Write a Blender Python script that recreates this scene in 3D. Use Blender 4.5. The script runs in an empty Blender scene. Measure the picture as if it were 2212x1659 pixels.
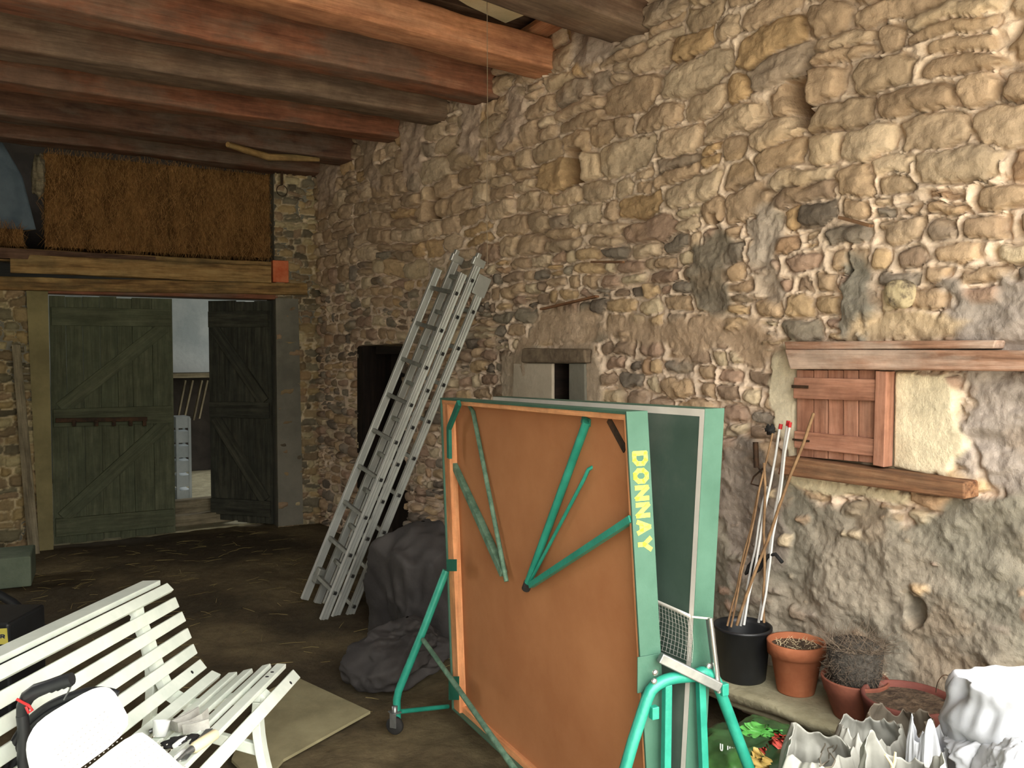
import bpy, math, random
import numpy as np
from mathutils import Vector
R_ = random.Random(7)
sc = bpy.context.scene
# ---------------------------------------------------------------- camera
CX, CY, FP = 1106.0, 829.5, 1850.0
HEAD, PITCH, EYE = math.radians(34.2), math.radians(2.3), 1.65
Hv = Vector((math.sin(HEAD), math.cos(HEAD), 0)); Rv = Vector((math.cos(HEAD), -math.sin(HEAD), 0))
Fv = Vector((Hv.x*math.cos(PITCH), Hv.y*math.cos(PITCH), -math.sin(PITCH))); Uv = Rv.cross(Fv)
C0 = Vector((0, 0, EYE))
cd = bpy.data.cameras.new('camera'); cam = bpy.data.objects.new('camera', cd)
sc.collection.objects.link(cam); cam.location = C0
cam.rotation_euler = Fv.to_track_quat('-Z', 'Y').to_euler()
cd.sensor_width = 36; cd.lens = 36*FP/2212; cd.clip_start = 0.02
sc.camera = cam
# ---------------------------------------------------------------- world, daylight, exposure
w = bpy.data.worlds.new('world'); sc.world = w; w.use_nodes = True
bg = w.node_tree.nodes['Background']
WN, WL_ = w.node_tree.nodes, w.node_tree.links
tc_ = WN.new('ShaderNodeTexCoord'); sx_ = WN.new('ShaderNodeSeparateXYZ'); wr = WN.new('ShaderNodeValToRGB')
WL_.new(tc_.outputs['Generated'], sx_.inputs[0]); WL_.new(sx_.outputs['Z'], wr.inputs[0]); WL_.new(wr.outputs[0], bg.inputs[0])
we = wr.color_ramp.elements          # low sky darkened so daylight falls off indoors, as unseen trees would, bright overcast sky above
we[0].position = .10; we[0].color = (.30, .29, .25, 1); we[1].position = .42; we[1].color = (1.0, .985, .95, 1)
x_ = we.new(.22); x_.color = (.50, .48, .43, 1)
bg.inputs[1].default_value = 8.0
sc.view_settings.view_transform = 'Standard'; sc.view_settings.look = 'None'
sc.view_settings.gamma = 1; sc.view_settings.use_curve_mapping = False
sc.view_settings.exposure = 1.0
sc.cycles.use_denoising = True
sc.cycles.max_bounces = 8; sc.cycles.diffuse_bounces = 6
FRONT = 0.05
for nm, loc, rot, sx, sy in (('daylight_doorway', (0.85, FRONT-0.05, 1.6), (math.radians(90), 0, 0), 3.7, 3.2),
                            ('daylight_back_room', (5.45, 10.3, 1.6), (0, math.radians(90), 0), 1.6, 2.4)):
    ld = bpy.data.lights.new(nm, 'AREA'); ld.shape = 'RECTANGLE'; ld.size = sx; ld.size_y = sy
    lo = bpy.data.objects.new(nm, ld); sc.collection.objects.link(lo); lo.location = loc; lo.rotation_euler = rot
    ld.cycles.is_portal = True

# ---------------------------------------------------------------- picking points
def ray(px, py):
    return Fv + (px-CX)/FP*Rv + (CY-py)/FP*Uv
def at(px, py, z):                       # point at horizontal distance z along the view heading
    d = ray(px, py); return C0 + d*(z/d.dot(Hv))
def onplane(px, py, p, n):
    d = ray(px, py); return C0 + d*((Vector(p)-C0).dot(n)/d.dot(n))
def onz(px, py, z): return onplane(px, py, (0, 0, z), Vector((0, 0, 1)))
WX = 3.04
def wl(px, py, off=0.0): return onplane(px, py, (WX-off, 0, 0), Vector((1, 0, 0)))
BW0 = Vector((3.04, 7.80, 0)); BWD = Vector((-0.9965, 0.0837, 0)); BWN = Vector((-0.0837, -0.9965, 0))  # back wall: corner, direction left, normal to room
def bw(px, py, off=0.0): return onplane(px, py, BW0+BWN*off, BWN)

# ---------------------------------------------------------------- noise (numpy)
def _h(ix, iy, iz, s):
    n = (ix*374761393 + iy*668265263 + iz*2147483647*3 + s*1274126177) & 0xffffffff
    n = ((n ^ (n >> 13))*1274126177) & 0xffffffff
    n = ((n ^ (n >> 16))*2246822519) & 0xffffffff
    return ((n ^ (n >> 15)) & 0xffffff)/float(0xffffff)
def vn(x, y, z=0.0, s=0):
    x, y, z = np.broadcast_arrays(np.asarray(x, float), np.asarray(y, float), np.asarray(z, float))
    ix, iy, iz = np.floor(x).astype(np.int64), np.floor(y).astype(np.int64), np.floor(z).astype(np.int64)
    fx, fy, fz = x-ix, y-iy, z-iz
    fx, fy, fz = fx*fx*(3-2*fx), fy*fy*(3-2*fy), fz*fz*(3-2*fz)
    r = 0
    for a in (0, 1):
        for b in (0, 1):
            for c in (0, 1):
                r = r + _h(ix+a, iy+b, iz+c, s)*(fx if a else 1-fx)*(fy if b else 1-fy)*(fz if c else 1-fz)
    return r*2-1
def fbm(x, y, z=0.0, s=0, o=4, g=0.5):
    r = 0; a = 1.0; f = 1.0
    for i in range(o):
        r = r + a*vn(np.asarray(x)*f, np.asarray(y)*f, np.asarray(z)*f, s+i*17); a *= g; f *= 2.03
    return r
def ss(a, b, x):
    t = np.clip((x-a)/(b-a), 0, 1); return t*t*(3-2*t)
def lin(c):
    return tuple((v/12.92 if v <= .04045 else ((v+.055)/1.055)**2.4) for v in (k/255. for k in c))

# ---------------------------------------------------------------- materials
def nodes(name):
    m = bpy.data.materials.new(name); m.use_nodes = True
    nt = m.node_tree; return m, nt, nt.nodes, nt.links, nt.nodes['Principled BSDF']
def mat(name, c1, c2=None, scale=6, rough=.7, metal=0, bump=0, bscale=40, spec=.3, coord='Object', mapscale=(1, 1, 1), alpha=1, c3=None, trans=0):
    m, nt, N, L, B = nodes(name)
    B.inputs['Roughness'].default_value = rough; B.inputs['Metallic'].default_value = metal
    B.inputs['Specular IOR Level'].default_value = spec; B.inputs['Alpha'].default_value = alpha
    if trans: B.inputs['Transmission Weight'].default_value = trans
    if coord == 'gc':
        src = N.new('ShaderNodeAttribute'); src.attribute_name = 'gc'; out = src.outputs['Vector']
    else:
        src = N.new('ShaderNodeTexCoord'); out = src.outputs['Object']
    mp = N.new('ShaderNodeMapping'); mp.inputs['Scale'].default_value = mapscale; L.new(out, mp.inputs[0])
    if c2 is None: c2 = c1
    no = N.new('ShaderNodeTexNoise'); no.inputs['Scale'].default_value = scale; no.inputs['Detail'].default_value = 7; no.inputs['Roughness'].default_value = .62
    L.new(mp.outputs[0], no.inputs['Vector'])
    rp = N.new('ShaderNodeValToRGB'); e = rp.color_ramp.elements
    e[0].position = .36; e[0].color = (*lin(c1), 1); e[1].position = .64; e[1].color = (*lin(c2), 1)
    if c3: x = e.new(.5); x.color = (*lin(c3), 1)
    L.new(no.outputs[0], rp.inputs[0]); L.new(rp.outputs[0], B.inputs['Base Color'])
    if bump:
        nb = N.new('ShaderNodeTexNoise'); nb.inputs['Scale'].default_value = bscale; nb.inputs['Detail'].default_value = 6
        L.new(mp.outputs[0], nb.inputs['Vector'])
        bp = N.new('ShaderNodeBump'); bp.inputs['Strength'].default_value = min(1, bump); bp.inputs['Distance'].default_value = .01
        L.new(nb.outputs[0], bp.inputs['Height']); L.new(bp.outputs[0], B.inputs['Normal'])
    return m
def wood(name, c1, c2, c3, grain=16, rough=.8, bump=.5, stain=None, stain_amt=.5):
    m, nt, N, L, B = nodes(name); B.inputs['Roughness'].default_value = rough; B.inputs['Specular IOR Level'].default_value = .2
    a = N.new('ShaderNodeAttribute'); a.attribute_name = 'gc'
    mp = N.new('ShaderNodeMapping'); mp.inputs['Scale'].default_value = (.9, grain, grain); L.new(a.outputs['Vector'], mp.inputs[0])
    no = N.new('ShaderNodeTexNoise'); no.inputs['Scale'].default_value = 2.2; no.inputs['Detail'].default_value = 8; no.inputs['Roughness'].default_value = .65; L.new(mp.outputs[0], no.inputs['Vector'])
    rp = N.new('ShaderNodeValToRGB'); e = rp.color_ramp.elements
    e[0].position = .33; e[0].color = (*lin(c1), 1); e[1].position = .68; e[1].color = (*lin(c3), 1); x = e.new(.5); x.color = (*lin(c2), 1)
    L.new(no.outputs[0], rp.inputs[0]); col = rp.outputs[0]
    n2 = N.new('ShaderNodeTexNoise'); n2.inputs['Scale'].default_value = 2.1; n2.inputs['Detail'].default_value = 6; n2.inputs['Roughness'].default_value = .6
    m2 = N.new('ShaderNodeMapping'); m2.inputs['Scale'].default_value = (1, 3, 3); L.new(a.outputs['Vector'], m2.inputs[0]); L.new(m2.outputs[0], n2.inputs['Vector'])
    if stain:
        r2 = N.new('ShaderNodeValToRGB'); r2.color_ramp.elements[0].position = .46; r2.color_ramp.elements[1].position = .6
        r2.color_ramp.elements[0].color = (0, 0, 0, 1); r2.color_ramp.elements[1].color = (stain_amt,)*3+(1,)
        L.new(n2.outputs[0], r2.inputs[0])
        mx = N.new('ShaderNodeMixRGB'); mx.inputs[2].default_value = (*lin(stain), 1); L.new(r2.outputs[0], mx.inputs[0]); L.new(col, mx.inputs[1]); col = mx.outputs[0]
    L.new(col, B.inputs['Base Color'])
    n3 = N.new('ShaderNodeTexNoise'); n3.inputs['Scale'].default_value = 1.0; n3.inputs['Detail'].default_value = 7; n3.inputs['Roughness'].default_value = .7
    m3 = N.new('ShaderNodeMapping'); m3.inputs['Scale'].default_value = (4, 90, 90); L.new(a.outputs['Vector'], m3.inputs[0]); L.new(m3.outputs[0], n3.inputs['Vector'])
    mr = N.new('ShaderNodeMapRange'); mr.inputs['From Min'].default_value = .3; mr.inputs['From Max'].default_value = .7; mr.inputs['To Min'].default_value = .72; mr.inputs['To Max'].default_value = 1.2; L.new(n3.outputs[0], mr.inputs[0])
    n4 = N.new('ShaderNodeTexNoise'); n4.inputs['Scale'].default_value = 7; n4.inputs['Detail'].default_value = 8; n4.inputs['Roughness'].default_value = .7; L.new(a.outputs['Vector'], n4.inputs['Vector'])
    m4 = N.new('ShaderNodeMapRange'); m4.inputs['From Min'].default_value = .3; m4.inputs['From Max'].default_value = .7; m4.inputs['To Min'].default_value = .75; m4.inputs['To Max'].default_value = 1.25; L.new(n4.outputs[0], m4.inputs[0])
    mm = N.new('ShaderNodeMath'); mm.operation = 'MULTIPLY'; L.new(mr.outputs[0], mm.inputs[0]); L.new(m4.outputs[0], mm.inputs[1])
    vs_ = N.new('ShaderNodeVectorMath'); vs_.operation = 'SCALE'; L.new(col, vs_.inputs[0]); L.new(mm.outputs[0], vs_.inputs['Scale']); L.new(vs_.outputs[0], B.inputs['Base Color'])
    bp = N.new('ShaderNodeBump'); bp.inputs['Strength'].default_value = bump; bp.inputs['Distance'].default_value = .005
    ad = N.new('ShaderNodeMath'); ad.operation = 'ADD'; L.new(no.outputs[0], ad.inputs[0]); L.new(n3.outputs[0], ad.inputs[1])
    L.new(ad.outputs[0], bp.inputs['Height']); L.new(bp.outputs[0], B.inputs['Normal'])
    return m
def attrmat(name, rough=.95, bump=.9, scale=45, var=.18, bdist=.008):
    m, nt, N, L, B = nodes(name); B.inputs['Roughness'].default_value = rough; B.inputs['Specular IOR Level'].default_value = .12
    a = N.new('ShaderNodeAttribute'); a.attribute_name = 'col'
    tc = N.new('ShaderNodeTexCoord')
    no = N.new('ShaderNodeTexNoise'); no.inputs['Scale'].default_value = scale*.6; no.inputs['Detail'].default_value = 9; no.inputs['Roughness'].default_value = .7
    L.new(tc.outputs['Object'], no.inputs['Vector'])
    mr = N.new('ShaderNodeMapRange'); mr.inputs['From Min'].default_value = .3; mr.inputs['From Max'].default_value = .7
    mr.inputs['To Min'].default_value = 1-var; mr.inputs['To Max'].default_value = 1+var; L.new(no.outputs[0], mr.inputs[0])
    mu = N.new('ShaderNodeVectorMath'); mu.operation = 'SCALE'; L.new(a.outputs['Color'], mu.inputs[0]); L.new(mr.outputs[0], mu.inputs['Scale'])
    L.new(mu.outputs[0], B.inputs['Base Color'])
    nb = N.new('ShaderNodeTexNoise'); nb.inputs['Scale'].default_value = scale; nb.inputs['Detail'].default_value = 8; nb.inputs['Roughness'].default_value = .65
    L.new(tc.outputs['Object'], nb.inputs['Vector'])
    bp = N.new('ShaderNodeBump'); bp.inputs['Strength'].default_value = bump; bp.inputs['Distance'].default_value = bdist
    L.new(nb.outputs[0], bp.inputs['Height']); L.new(bp.outputs[0], B.inputs['Normal'])
    return m

M = {}
M['stone'] = attrmat('rubble_stone')
M['beam'] = wood('old_red_beam', (72, 52, 42), (98, 70, 56), (116, 86, 70), 7, stain=(112, 100, 88), stain_amt=.6)
M['beam_orange'] = wood('orange_beam', (140, 92, 64), (176, 122, 88), (200, 148, 112), 7, stain=(136, 92, 70), stain_amt=.5)
M['beam_red'] = wood('red_beam', (98, 62, 46), (130, 84, 62), (146, 104, 80), 7, stain=(112, 94, 80), stain_amt=.7)
M['beam_grey'] = wood('grey_beam', (88, 72, 60), (114, 94, 78), (134, 112, 92), 7, stain=(100, 74, 58), stain_amt=.6)
M['ceil'] = wood('ceiling_board', (52, 38, 30), (92, 68, 54), (120, 94, 76), 8)
M['oldwood'] = wood('lintel_wood', (92, 68, 42), (150, 118, 74), (178, 148, 98), 9, stain=(92, 84, 58), stain_amt=.5)
M['lintel'] = wood('window_lintel_wood', (116, 86, 68), (150, 114, 92), (182, 150, 130), 10, stain=(190, 172, 156), stain_amt=.6, bump=.3)
M['sill'] = wood('window_sill_wood', (86, 58, 42), (136, 98, 70), (160, 124, 94), 14, stain=(92, 76, 60), stain_amt=.5)
M['shutter'] = wood('shutter_wood', (134, 92, 72), (160, 114, 92), (178, 134, 112), 9, stain=(150, 112, 92), stain_amt=.5, bump=.25)
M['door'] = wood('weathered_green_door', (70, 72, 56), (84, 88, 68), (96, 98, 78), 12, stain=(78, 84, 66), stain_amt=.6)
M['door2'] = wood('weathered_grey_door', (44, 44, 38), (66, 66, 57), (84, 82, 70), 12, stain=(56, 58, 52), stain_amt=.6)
M['greywood'] = wood('grey_plank', (92, 84, 68), (128, 118, 96), (152, 142, 118), 12)
M['iron'] = mat('rusty_iron', (50, 42, 34), (86, 62, 44), 20, .75, .5, .3)
M['alu'] = mat('ladder_aluminium', (172, 174, 168), (190, 192, 186), 5, .36, .5, .02, 60, .5)
M['alu_dark'] = mat('ladder_rung_aluminium', (112, 112, 106), (140, 140, 132), 14, .5, .6, .2)
M['black'] = mat('black_plastic', (22, 23, 25), (34, 36, 38), 8, .45, spec=.5)
M['rubber'] = mat('black_rubber', (26, 26, 26), (44, 42, 40), 20, .8)
M['board'] = mat('brown_hardboard', (160, 106, 68), (172, 118, 78), 3, .75, 0, .12, 260, .2)
M['apronwood'] = wood('apron_pine', (176, 110, 70), (206, 142, 96), (220, 160, 112), 8, .6, .15)
M['green'] = mat('green_paint', (54, 88, 72), (66, 100, 84), 5, .5, 0, .1, 120)
M['play'] = mat('dark_green_table_top', (66, 84, 74), (92, 104, 94), 2.5, .45, 0, .05, c3=(74, 92, 82))
M['teal'] = mat('teal_enamel', (28, 124, 104), (46, 146, 124), 9, .38, .1, .12, 90, .5)
M['teal_worn'] = mat('worn_teal_enamel', (74, 104, 86), (110, 140, 118), 30, .6, .2, .3, 80)
M['teal_dark'] = mat('dark_teal_plate', (30, 96, 80), (44, 116, 96), 9, .5, .1)
M['white_line'] = mat('white_line_paint', (206, 200, 190), (220, 214, 204), 6, .6)
M['yellow'] = mat('yellow_letters', (226, 226, 60), (240, 238, 84), 6, .5)
M['chrome'] = mat('dull_chrome', (190, 190, 186), (214, 214, 208), 10, .25, .9)
M['bench'] = mat('white_bench_paint', (206, 214, 202), (222, 228, 216), 9, .45, 0, .06, 60, .4)
M['chair'] = mat('white_plastic', (236, 238, 236), (244, 246, 244), 4, .4, 0, 0, spec=.5)
M['hay'] = attrmat('hay', 1, .9, 60, .35, .012)
M['straw'] = attrmat('straw', .9, .2, 60, .1)
M['tarp'] = mat('dark_grey_tarp', (46, 43, 42), (68, 64, 62), 3, .75, 0, .3, 30)
M['bluetarp'] = mat('blue_grey_tarp', (78, 92, 104), (102, 116, 126), 3, .7, 0, .2, 30)
M['dirt'] = attrmat('dirt_floor', .97, .8, 30, .25, .012)
M['plywood'] = mat('dusty_plywood', (120, 112, 84), (146, 138, 106), 4, .85, 0, .2)
M['terra'] = mat('terracotta', (150, 88, 58), (176, 112, 78), 6, .8, 0, .15, 60, c3=(162, 98, 66))
M['terra2'] = mat('stained_terracotta', (112, 64, 50), (150, 92, 70), 5, .8, 0, .15, 60)
M['terra3'] = mat('red_terracotta', (98, 54, 46), (120, 70, 60), 5, .8, 0, .15, 60)
M['soil'] = mat('dry_soil', (58, 46, 36), (104, 86, 68), 40, 1, 0, 1, 80)
M['conc'] = mat('concrete_ledge', (134, 128, 102), (164, 158, 130), 7, .95, 0, .5, 50)
M['concgreen'] = mat('mossy_concrete', (88, 100, 84), (110, 120, 102), 5, .95, 0, .4, 50)
M['white_bag'] = mat('white_woven_sack', (172, 174, 178), (188, 190, 194), 4, .55, 0, .1, 90, .4)
M['paper'] = mat('pale_plastic_bag', (142, 141, 132), (168, 167, 158), 4, .5, 0, .1, 60, .4)
M['beigebag'] = mat('beige_paper_bag', (118, 108, 94), (142, 132, 116), 5, .8, 0, .2, 40)
M['greenbag'] = mat('green_soil_sack', (34, 62, 36), (66, 116, 54), 4, .4, 0, .1, 50, .5, c3=(52, 84, 46))
M['print_red'] = mat('red_print', (176, 64, 54), (206, 92, 78), 12, .45)
M['print_yel'] = mat('yellow_print', (186, 156, 84), (206, 178, 104), 12, .45)
M['print_grn'] = mat('bright_green_print', (72, 146, 62), (104, 176, 88), 12, .45)
M['print_blue'] = mat('dark_blue_print', (32, 42, 74), (44, 54, 88), 12, .45)
M['print_white'] = mat('white_print', (206, 210, 204), None, 5, .5)
M['print_grey'] = mat('grey_print', (120, 112, 98), None, 5, .6)
M['stake'] = mat('white_plastic_stake', (196, 196, 192), (216, 216, 212), 6, .4, 0, 0, spec=.5)
M['bamboo'] = mat('brown_cane', (110, 84, 58), (150, 120, 86), 14, .7, coord='Object')
M['red'] = mat('red_plastic', (180, 44, 44), None, 5, .5)
M['brick'] = mat('orange_brick', (190, 96, 60), (206, 120, 82), 12, .9, 0, .4)
M['greyplaster'] = mat('grey_render', (104, 102, 92), (128, 124, 112), 3, .95, 0, .4, 40)
M['cream'] = mat('cream_plaster', (206, 190, 152), (222, 208, 174), 5, .95, 0, .4, 30)
M['dark'] = mat('dark_inner_wall', (44, 40, 36), (60, 54, 48), 5, .95)
M['limewash'] = mat('limewashed_wall', (176, 186, 190), (206, 212, 214), 2.5, .95, 0, .3, 20)
M['outside'] = mat('yard_gravel', (176, 168, 150), (196, 190, 172), 8, .95)
M['cord'] = mat('dusty_cord', (128, 112, 92), None, 5, .9)
M['dead'] = mat('dead_foliage', (98, 84, 70), (136, 120, 102), 30, .95)
M['root'] = mat('matted_rootball', (52, 48, 42), (88, 82, 74), 60, 1, 0, 1, 120)
M['strap'] = mat('grey_webbing', (150, 148, 140), (170, 168, 160), 30, .8)
M['grip'] = mat('pale_wood_grip', (212, 196, 156), (226, 212, 176), 6, .55)
M['steel'] = mat('grey_steel', (120, 122, 122), (150, 152, 150), 12, .4, .8)
M['voidwood'] = wood('dark_wood_slit_shade', (22, 18, 15), (34, 26, 22), (44, 34, 28), 10)  # dark hatch wood; on the slit board it paints the unlit void
M['label_yel'] = mat('yellow_label', (196, 184, 84), (208, 196, 96), 6, .6)
M['label_blue'] = mat('blue_letter', (40, 52, 84), None, 6, .6)

# ---------------------------------------------------------------- mesh builder
ORG = {}
class MB:
    def __init__(s): s.v = []; s.f = []; s.g = []; s.sm = []
    def add(s, vs, fs, gc=None, smooth=False):
        b = len(s.v); s.v += [tuple(p) for p in vs]
        s.f += [tuple(i+b for i in f) for f in fs]; s.sm += [smooth]*len(fs)
        s.g += [tuple(g) for g in (gc if gc is not None else vs)]; return s
    def hexa(s, c, along=None):                # 8 corners: 4 bottom ccw, 4 top
        c = [Vector(p) for p in c]; o = R_.random()*50
        ax = [c[1]-c[0], c[3]-c[0], c[4]-c[0]]; ln = [a.length for a in ax]
        k = along if along is not None else max(range(3), key=lambda i: ln[i])
        od = [k]+[i for i in range(3) if i != k]
        loc = [(0,0,0),(1,0,0),(1,1,0),(0,1,0),(0,0,1),(1,0,1),(1,1,1),(0,1,1)]
        gc = [tuple(o+l[i]*ln[i] for i in od) for l in loc]
        return s.add(c, [(0,3,2,1),(4,5,6,7),(0,1,5,4),(1,2,6,5),(2,3,7,6),(3,0,4,7)], gc)
    def box(s, c, d, ax=None):
        c = Vector(c); X, Y, Z = ax or (Vector((1,0,0)), Vector((0,1,0)), Vector((0,0,1)))
        q = []
        for z in (-1, 1):
            for x, y in ((-1,-1),(1,-1),(1,1),(-1,1)):
                q.append(c+X*x*d[0]/2+Y*y*d[1]/2+Z*z*d[2]/2)
        return s.hexa(q)
    def bar(s, p0, p1, w, h, up=(0,0,1)):      # w sideways, h along up
        p0, p1 = Vector(p0), Vector(p1); d = (p1-p0); L = d.length; d = d.normalized()
        up = Vector(up); a = d.cross(up).normalized(); b = a.cross(d)
        return s.box((p0+p1)/2, (L, w, h), (d, a, b))
    def tube(s, pts, r, n=10, caps=True):
        pts = [Vector(p) for p in pts]; rr = r if isinstance(r, (list, tuple)) else [r]*len(pts)
        vs = []; gc = []; t0 = (pts[1]-pts[0]).normalized()
        nrm = t0.cross(Vector((0,0,1))); nrm = nrm if nrm.length > .1 else t0.cross(Vector((1,0,0))); nrm.normalize(); L = 0
        for i, p in enumerate(pts):
            t = (pts[min(i+1, len(pts)-1)]-pts[max(i-1, 0)]).normalized()
            nrm = (nrm-t*nrm.dot(t)).normalized(); b = t.cross(nrm)
            if i: L += (p-pts[i-1]).length
            for k in range(n):
                a = 2*math.pi*k/n; q = nrm*math.cos(a)*rr[i]+b*math.sin(a)*rr[i]
                vs.append(p+q); gc.append((L, q.x, q.y+q.z))
        fs = [(i*n+k, i*n+(k+1) % n, (i+1)*n+(k+1) % n, (i+1)*n+k) for i in range(len(pts)-1) for k in range(n)]
        s.add(vs, fs, gc, True)
        if caps: s.add(vs[:n], [tuple(range(n-1, -1, -1))]); s.add(vs[-n:], [tuple(range(n))])
        return s
    def lathe(s, c, prof, n=48, ax=(0,0,1), wob=0):
        c = Vector(c); ax = Vector(ax).normalized()
        a = ax.cross(Vector((0,1,0))); a = a if a.length > .1 else ax.cross(Vector((1,0,0))); a.normalize(); b = ax.cross(a)
        vs = []
        for r, z in prof:
            for k in range(n):
                t = 2*math.pi*k/n; vs.append(c+a*math.cos(t)*r+b*math.sin(t)*r+ax*z)
        fs = [(i*n+k, i*n+(k+1) % n, (i+1)*n+(k+1) % n, (i+1)*n+k) for i in range(len(prof)-1) for k in range(n)]
        return s.add(vs, fs, None, True)
    def grid(s, P, closed_u=False, smooth=True, gc=None):
        nv, nu = P.shape[0], P.shape[1]; fs = []
        for j in range(nv-1):
            for i in range(nu if closed_u else nu-1):
                i2 = (i+1) % nu; fs.append((j*nu+i, j*nu+i2, (j+1)*nu+i2, (j+1)*nu+i))
        return s.add([tuple(q) for q in P.reshape(-1, 3)], fs, gc, smooth)
    def build(s, name, m, parent=None, bevel=0, cols=None):
        o0 = ORG.get(parent.name, Vector((0,0,0))) if parent else Vector((0,0,0))
        me = bpy.data.meshes.new(name)
        me.from_pydata([(p[0]-o0.x, p[1]-o0.y, p[2]-o0.z) for p in s.v], [], s.f)
        me.polygons.foreach_set('use_smooth', s.sm)
        at_ = me.attributes.new('gc', 'FLOAT_VECTOR', 'POINT'); at_.data.foreach_set('vector', np.array(s.g, dtype=np.float32).ravel())
        if cols is not None:
            ca = me.attributes.new('col', 'FLOAT_COLOR', 'POINT'); ca.data.foreach_set('color', np.asarray(cols, dtype=np.float32).ravel())
        me.materials.append(m); me.update()
        o = bpy.data.objects.new(name, me); sc.collection.objects.link(o)
        if parent: o.parent = parent
        ORG[o.name] = o0
        if bevel:
            b = o.modifiers.new('bevel', 'BEVEL'); b.width = bevel; b.segments = 2; b.limit_method = 'ANGLE'; b.angle_limit = .7
        return o
def tag(o, label, cat, group=None):
    o['label'] = label; o['category'] = cat
    if group: o['group'] = group
    return o
def thing(name, label, cat, loc, group=None):
    o = bpy.data.objects.new(name, None); sc.collection.objects.link(o); o.location = Vector(loc); o.empty_display_size = .1
    ORG[o.name] = Vector(loc); return tag(o, label, cat, group)
def top(mb, name, m, label, cat, group=None, bevel=0, cols=None):
    """one-mesh thing with its origin at its base"""
    xs = np.array(mb.v); c = Vector(((xs[:,0].min()+xs[:,0].max())/2, (xs[:,1].min()+xs[:,1].max())/2, xs[:,2].min()))
    mb.v = [(p[0]-c.x, p[1]-c.y, p[2]-c.z) for p in mb.v]
    o = mb.build(name, m, None, bevel, cols); o.location = c; ORG[o.name] = c; return tag(o, label, cat, group)
def struct(mb, name, m, parent=None, bevel=0, cols=None):
    o = mb.build(name, m, parent, bevel, cols)
    if not parent: o['kind'] = 'structure'
    return o
def rough_bar(mb, p0, p1, w, h, up=(0,0,1), seg=28, amp=.01, seed=0, rnd=.15, bow=0, taper=0, n=20):
    sec = []
    for q_ in range(4):
        for t_, k_ in ((-.97,.995),(-.8,1),(-.5,1),(-.17,1),(.17,1),(.5,1),(.8,1),(.97,.995)):
            sec.append(((k_,t_),(-t_,k_),(-k_,-t_),(t_,-k_))[q_])
    n = len(sec)
    """hewn timber: rounded-square section with wandering faces"""
    p0, p1 = Vector(p0), Vector(p1); d = p1-p0; L = d.length; d.normalize(); up = Vector(up)
    a = d.cross(up).normalized(); b = a.cross(d); P = np.zeros((seg+1, n, 3)); G = []
    for i in range(seg+1):
        t = i/seg; c = p0+d*L*t; k = 1-taper*t
        for j in range(n):
            cx, sy = sec[j]; m_ = abs(cx*sy); q = 1-rnd*.32*m_**4
            x, y = cx*q*w/2*k, sy*q*h/2*k
            nz = amp*float(vn(t*L*2.2, x*9+seed*3.1, y*9, seed)) + amp*.5*float(vn(t*L*7, x*20+seed, y*20, seed+5))
            r = 1+nz/max(w, h)*2
            wv = a*(bow*math.sin(t*3.1))+b*(.4*amp*float(vn(t*L*1.1, seed, 0, 3)))
            p = c+a*x*r+b*y*r+wv; P[i, j] = p; G.append((t*L+seed*7.3, x+seed, y))
    mb.grid(P, closed_u=True, gc=G)
    mb.add([tuple(q) for q in P[0]], [tuple(range(n))], [(g[1]*.3, g[2], 0) for g in G[:n]])
    mb.add([tuple(q) for q in P[-1]], [tuple(range(n-1, -1, -1))], [(g[1]*.3, g[2], 0) for g in G[-n:]])
    return mb
def arc(p0, c, p1, n=8):
    p0, c, p1 = Vector(p0), Vector(c), Vector(p1)
    return [p0*(1-t)**2+c*2*t*(1-t)+p1*t*t for t in (i/n for i in range(n+1))]

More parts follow.
